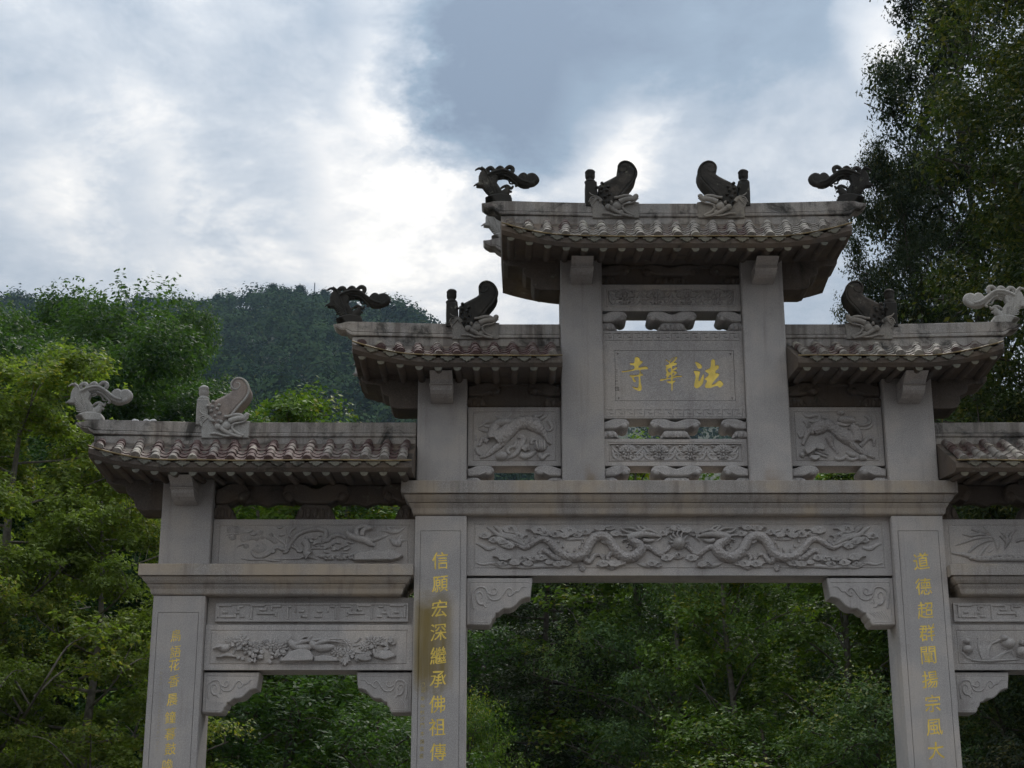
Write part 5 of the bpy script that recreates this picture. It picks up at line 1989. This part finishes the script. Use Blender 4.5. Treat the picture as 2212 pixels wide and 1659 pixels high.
def spot(vx, vy, Y):
    """ground place and height for a tree top seen at vx, vy and Y metres away"""
    d = vdir(vx, vy)
    t = Y / d.y
    return d.x * t, CAMZ + d.z * t


def plant_at(kind, name, vx, vy, Y, rot, label, group=None, wide=1.0, mat=None, cat='tree'):
    X, H = spot(vx, vy, Y)
    return plant(kind, name, X, Y, H, rot, label, group, cat, wide, mat)


G1 = 'dark broadleaf trees rising behind the left wing'
plant_at('camphor', 'broadleaf_tree', 138, 606, 36, .3, 'tallest dark broadleaf tree at upper left with pointed top', G1)
plant_at('camphor', 'broadleaf_tree', 240, 650, 38, 2.1, 'dark broadleaf tree just right of the tallest upper left tree', G1, .75)
plant_at('camphor', 'broadleaf_tree', 322, 640, 35, 4.0, 'dark broadleaf tree at the right edge of the upper left clump', G1, .55)
plant_at('camphor2', 'broadleaf_tree', 20, 668, 33, 1.2, 'dark broadleaf tree at the left picture edge behind the ginkgo', G1)
plant_at('camphor2', 'broadleaf_tree', 405, 765, 33, 5.0, 'lower rounded broadleaf tree behind the left wing finial', G1, .62)
plant_at('camphor2', 'broadleaf_tree', 250, 720, 31, 3.3, 'broadleaf tree standing before the tall clump behind the left wing bird', G1)
plant_at('ginkgo', 'ginkgo_tree', 60, 735, 20.5, .6, 'yellow-green ginkgo tree at the left edge, nearest of the trees', None, 1.12)
plant_at('ginkgo', 'ginkgo_tree', 235, 985, 20.0, 2.6, 'lower yellow-green ginkgo reaching under the left roof end', None, .95)
plant_at('ginkgo', 'ginkgo_tree', -120, 900, 18.5, 4.2, 'ginkgo tree half outside the left picture edge', None)
plant_at('young', 'young_tree', 640, 805, 27, .4, 'bright green narrow young tree above the left wing roof')
plant_at('young', 'young_tree', 572, 868, 28, 2.0, 'short bright young tree left of the taller one above the wing roof')
plant_at('young', 'young_tree', 760, 940, 25, 3.0, 'bright young tree seen through the right opening of the left wing', None, 1.3)
plant_at('young', 'young_tree', 560, 955, 24, 5.0, 'bright young tree seen through the left opening of the left wing', None, 1.4)
plant_at('young', 'young_tree', 1370, 912, 30, 1.0, 'green tree tip seen under the name plaque at its left', None, 1.2)
plant_at('young', 'young_tree', 1560, 1000, 27, 2.2, 'young tree seen in the lowest gap under the plaque')
plant_at('young', 'young_tree', 1800, 985, 27, 4.2, 'young tree seen in the gap under the right beast panel', None, 1.2)
G2 = 'trees standing behind the central archway'
plant_at('forest_dark', 'fir_tree', 1180, 1065, 31, .2, 'very dark fir left of centre behind the arch', G2, 1.15)
plant_at('forest_dark', 'fir_tree', 1290, 1085, 34, 2.4, 'very dark fir just left of the arch middle', G2, 1.2)
plant_at('forest_dark', 'fir_tree', 1050, 1100, 36, 4.4, 'dark fir beside the inner left column', G2, 1.2)
plant_at('forest_fine', 'leafy_tree', 1450, 1085, 29, 1.3, 'light green leafy tree in the middle of the arch', G2)
plant_at('forest_fine', 'leafy_tree', 1585, 1120, 31, 3.0, 'light green leafy tree right of the arch middle', G2, 1.05)
plant_at('forest_mid', 'leafy_tree', 1700, 1080, 34, 5.1, 'dark leafy tree in the right part of the arch', G2, 1.1, L_DULL)
plant_at('forest_mid', 'leafy_tree', 1850, 1090, 32, .9, 'dull green leafy tree by the inner right column', G2, 1.1, L_DULL)
plant_at('shrub', 'leafy_shrub', 1015, 1470, 22, .3, 'bright yellow-green shrub low beside the inner left column', None, .5, L_BRIGHT, 'shrub')
plant_at('shrub', 'leafy_shrub', 1640, 1500, 24, 1.9, 'green fern-like shrub low in the arch, right of middle', None, 1.3, L_BRIGHT, 'shrub')
plant_at('shrub', 'leafy_shrub', 1880, 1440, 23, 3.3, 'shrub low beside the inner right column', None, .9, None, 'shrub')
G3 = 'trees behind the left wing archway'
plant_at('forest_mid', 'leafy_tree', 520, 1130, 29, 2.2, 'leafy tree behind the left half of the wing arch', G3, 1.1, L_CAMPHOR)
plant_at('forest_mid', 'leafy_tree', 700, 1110, 31, .7, 'leafy tree behind the middle of the wing arch', G3, 1.1, L_CAMPHOR)
plant_at('forest_mid', 'leafy_tree', 860, 1090, 30, 4.4, 'leafy tree behind the right half of the wing arch', G3, 1.1, L_CAMPHOR)
plant_at('shrub', 'leafy_shrub', 640, 1420, 22, 5.2, 'dense shrub filling the foot of the wing arch', None, 1.3, L_CAMPHOR, 'shrub')
plant_at('shrub', 'leafy_shrub', 820, 1480, 21, 1.1, 'low shrub left of the inner left column', None, 1.0, L_CAMPHOR, 'shrub')
plant_at('tall', 'tall_tree', 2330, -330, 24, .5, 'very tall olive-green tree filling the right side', None, .95, L_OLIVE)
plant_at('tall', 'tall_tree', 2420, -200, 21, 3.5, 'tall olive-green tree at the right picture edge, behind the second roof', None, 1.0, L_OLIVE)
plant_at('tall', 'tall_tree', 1938, 260, 29, 2.0, 'shorter dark tree left of the very tall one, behind the top roof end', None, .55)
plant_at('tall', 'tall_tree', 2035, -220, 30, 5.0, 'near-black tall tree between the olive one and the top roof end', None, .66)
plant_at('forest_fine', 'leafy_tree', 2080, 800, 27, 1.4, 'pale feathery tree above the right wing roof', None, 1.1)
plant_at('forest_mid', 'leafy_tree', 2120, 1020, 25, 2.9, 'dark leafy tree seen through the right wing openings', None, 1.0, L_DULL)
plant_at('forest_mid', 'leafy_tree', 2220, 1180, 23, .2, 'dark leafy tree at the lower right picture edge', None, 1.1, L_DULL)
plant_at('shrub', 'leafy_shrub', 2150, 1560, 21, .2, 'dark shrub at the lower right corner', None, 1.0, L_DARK, 'shrub')

# a bare bough of the lower right tree reaches into the wing arch
rt_ = [o for o in COL.objects if o.get('label', '').startswith('dark leafy tree at the lower right')][0]
bp = []
for vx, vy in ((2085, 1515), (2130, 1545), (2165, 1580), (2205, 1640), (2250, 1720)):
    X_, Z_ = spot(vx, vy, 22.6)
    bp.append((X_, 22.6, Z_))
bo_ = MB()
cp = catmull(bp, 4)
bo_.sweep([tuple(p) for p in cp], np.linspace(.012, .045, len(cp)), 7, 1, True, True)
bo_ = bo_.build('bough', BARK_PALE, rt_)
bpy.context.view_layer.update()
bo_.matrix_parent_inverse = rt_.matrix_world.inverted()

# second row closing the view behind those
G4 = 'row of trees closing the view behind the gateway'
PLACES = ['beyond the left picture edge', 'behind the left edge ginkgo', 'behind the second ginkgo', 'left of the outer left column', 'right behind the outer left column', 'behind the left spandrel of the wing arch',
          'left of the middle of the wing arch', 'right of the middle of the wing arch', 'behind the right spandrel of the wing arch', 'behind the inner left column', 'behind the left spandrel of the main arch',
          'behind the dark firs', 'left of the light green tree', 'in the very middle of the main arch', 'behind the light green tree', 'right of the middle of the main arch', 'behind the right spandrel of the main arch', 'behind the inner right column',
          'just right of the inner right column', 'behind the right wing panel', 'behind the lower right corner', 'beyond the right picture edge']
for rowi in range(len(PLACES)):
    vx = -150 + rowi * 122
    Y_ = 44 + 4 * math.sin(vx * .7)
    X, H = spot(vx, 1020 + 60 * math.sin(vx * .013), Y_)
    fir = rowi % 3 == 0
    plant('forest_dark' if fir else 'forest_mid', 'fir_tree' if fir else 'leafy_tree', X, Y_, max(H, 9.5), rowi * 1.7, 'dim far-row tree ' + PLACES[rowi], G4, 'tree', 1.35, None if fir else (L_DULL, L_MID, L_CAMPHOR)[rowi % 3])

# --- hill
HT = [(-2500, 820), (-600, 700), (0, 658), (100, 668), (380, 670), (480, 660), (590, 646), (680, 650), (760, 676), (900, 706), (950, 722), (1050, 752), (1200, 800), (1500, 850), (2300, 900), (4200, 950)]
HX = np.array([math.atan2(vdir(x, y).x, vdir(x, y).y) for x, y in HT])
HE = np.array([math.asin(vdir(x, y).z) for x, y in HT])
RD = 600.0


def hill_z(az, r):
    e = np.interp(az, HX, HE)
    hr = RD * math.tan(e)
    t = max(0.0, (r - 75) / (RD - 75))
    base = hr * t ** 1.15 if t <= 1 else hr * max(0, 1 - (t - 1) * 1.2)
    bump = 6 * math.sin(az * 43 + r * .021) * math.sin(r * .017 + az * 20) + 3 * math.sin(az * 95 + r * .05)
    return base + bump * min(1, t * 3) * (1 if t < .93 else .25)


hm = MB()
azs = np.linspace(-.75, .75, 150)
rs_ = np.concatenate([np.linspace(75, 640, 60), np.linspace(680, 1100, 8)])
vs = [(r * math.sin(a), r * math.cos(a), hill_z(a, r) - .3) for r in rs_ for a in azs]
na = len(azs)
fs = [(i * na + j, i * na + j + 1, (i + 1) * na + j + 1, (i + 1) * na + j) for i in range(len(rs_) - 1) for j in range(na - 1)]
hm.add(vs, fs, True)
hill = hm.build('hill', plain('hill_soil', (.035, .042, .020), .95, 0, .15, .3), None, None, False)
tag(hill, kind='structure')

rs2 = np.random.RandomState(5)
cl = []
for i in range(1700):
    a = rs2.uniform(-.40, .02 if rs2.rand() < .75 else .34)
    r = 110 + 490 * rs2.rand() ** .62
    R = rs2.uniform(3.0, 6.2)
    z = hill_z(a, r)
    cl.append((r * math.sin(a), r * math.cos(a), z + R * .7, R))
v, ti = leaves(cl, 190, 1.15, .80, 9, 0, .80, .25, False, .9, 0, 5, .15, 1.0)
ti = np.clip(ti * .15 + np.repeat(rs2.rand(len(cl)), 190 * 4) * .8, 0, 1)
hf = obj('hill_forest', leaf_mesh('hill_forest', v, ti, L_HILL), None)
tag(hf, 'far wooded hillside, a mass of blue-green tree crowns', 'forest', kind='stuff')

# single trees standing out on the skyline of the hill
G5 = 'trees on the skyline of the hill'
sky_t = [(470, 632, 'small pointed skyline tree at the left end of the hill crest'), (590, 608, 'tallest skyline tree at the top of the hill'), (622, 620, 'skyline tree just right of the tallest on the hill'),
         (650, 612, 'slim skyline tree left of the thin mast'), (540, 630, 'low round skyline tree left of the tallest on the hill'), (700, 622, 'skyline tree just left of the dark bird finial'),
         (880, 668, 'feathery skyline tree right of the dark bird finial'), (905, 682, 'skyline tree where the crest runs down to the right'), (935, 700, 'last small skyline tree before the second tier fish')]
K['crest'] = make_tree(91, 9.0, 2.0, 2.6, oval_, 16, 90, .75, .40, L_HILL, BARK, (.7, 1.2), 2, .4, .2, core=20)
for i, (vx, vy, lb) in enumerate(sky_t):
    d = vdir(vx, vy)
    az = math.atan2(d.x, d.y)
    r = 596.0
    top = CAMZ + r * d.z / math.hypot(d.x, d.y)
    z = hill_z(az, r)
    plant('crest', 'skyline_tree', r * math.sin(az), r * math.cos(az), min(9.0, max(4.5, top - z)), i * 1.3, lb, G5, z=z, wide=1.0)
d = vdir(680, 611)
az = math.atan2(d.x, d.y)
z = hill_z(az, 590)
top = CAMZ + 590 * d.z / math.hypot(d.x, d.y)
ms = MB()
x_, y_ = 590 * math.sin(az), 590 * math.cos(az)
for dx, dy in ((-.3, -.2), (.3, -.2), (0, .3)):
    ms.sweep([(dx, dy, 0), (dx * .35, dy * .35, top - z)], .09, 5, 1, True, True)
for k in range(9):
    h_ = (top - z) * (k + 1) / 10
    q = 1 - .65 * (k + 1) / 10
    for (a, b), (c, e) in (((-.3, -.2), (.3, -.2)), ((.3, -.2), (0, .3)), ((0, .3), (-.3, -.2))):
        ms.sweep([(a * q, b * q, h_), (c * q, e * q, h_)], .05, 4, 1, True, True)
mo = ms.build('radio_mast', M['mast'])
mo.location = (x_, y_, z)
tag(mo, 'thin lattice mast on the hill crest left of the dark bird finial', 'mast')

# --- haze in the valley air
hz = MB()
hz.add([(-900, -40, -2), (900, -40, -2), (900, 1200, -2), (-900, 1200, -2), (-900, -40, 250), (900, -40, 250), (900, 1200, 250), (-900, 1200, 250)],
       [(0, 3, 2, 1), (4, 5, 6, 7), (0, 1, 5, 4), (1, 2, 6, 5), (2, 3, 7, 6), (3, 0, 4, 7)])
hmat = bpy.data.materials.new('haze')
hmat.use_nodes = True
w = NT(hmat.node_tree)
pv = w.node('ShaderNodeVolumePrincipled', None, Color=(.58, .78, 1.0, 1), Density=.00016)
out = w.node('ShaderNodeOutputMaterial')
w.link(pv.outputs[0], out.inputs['Volume'])
HAZE = True
if HAZE:
    ho = hz.build('haze', hmat)
    tag(ho, kind='stuff')
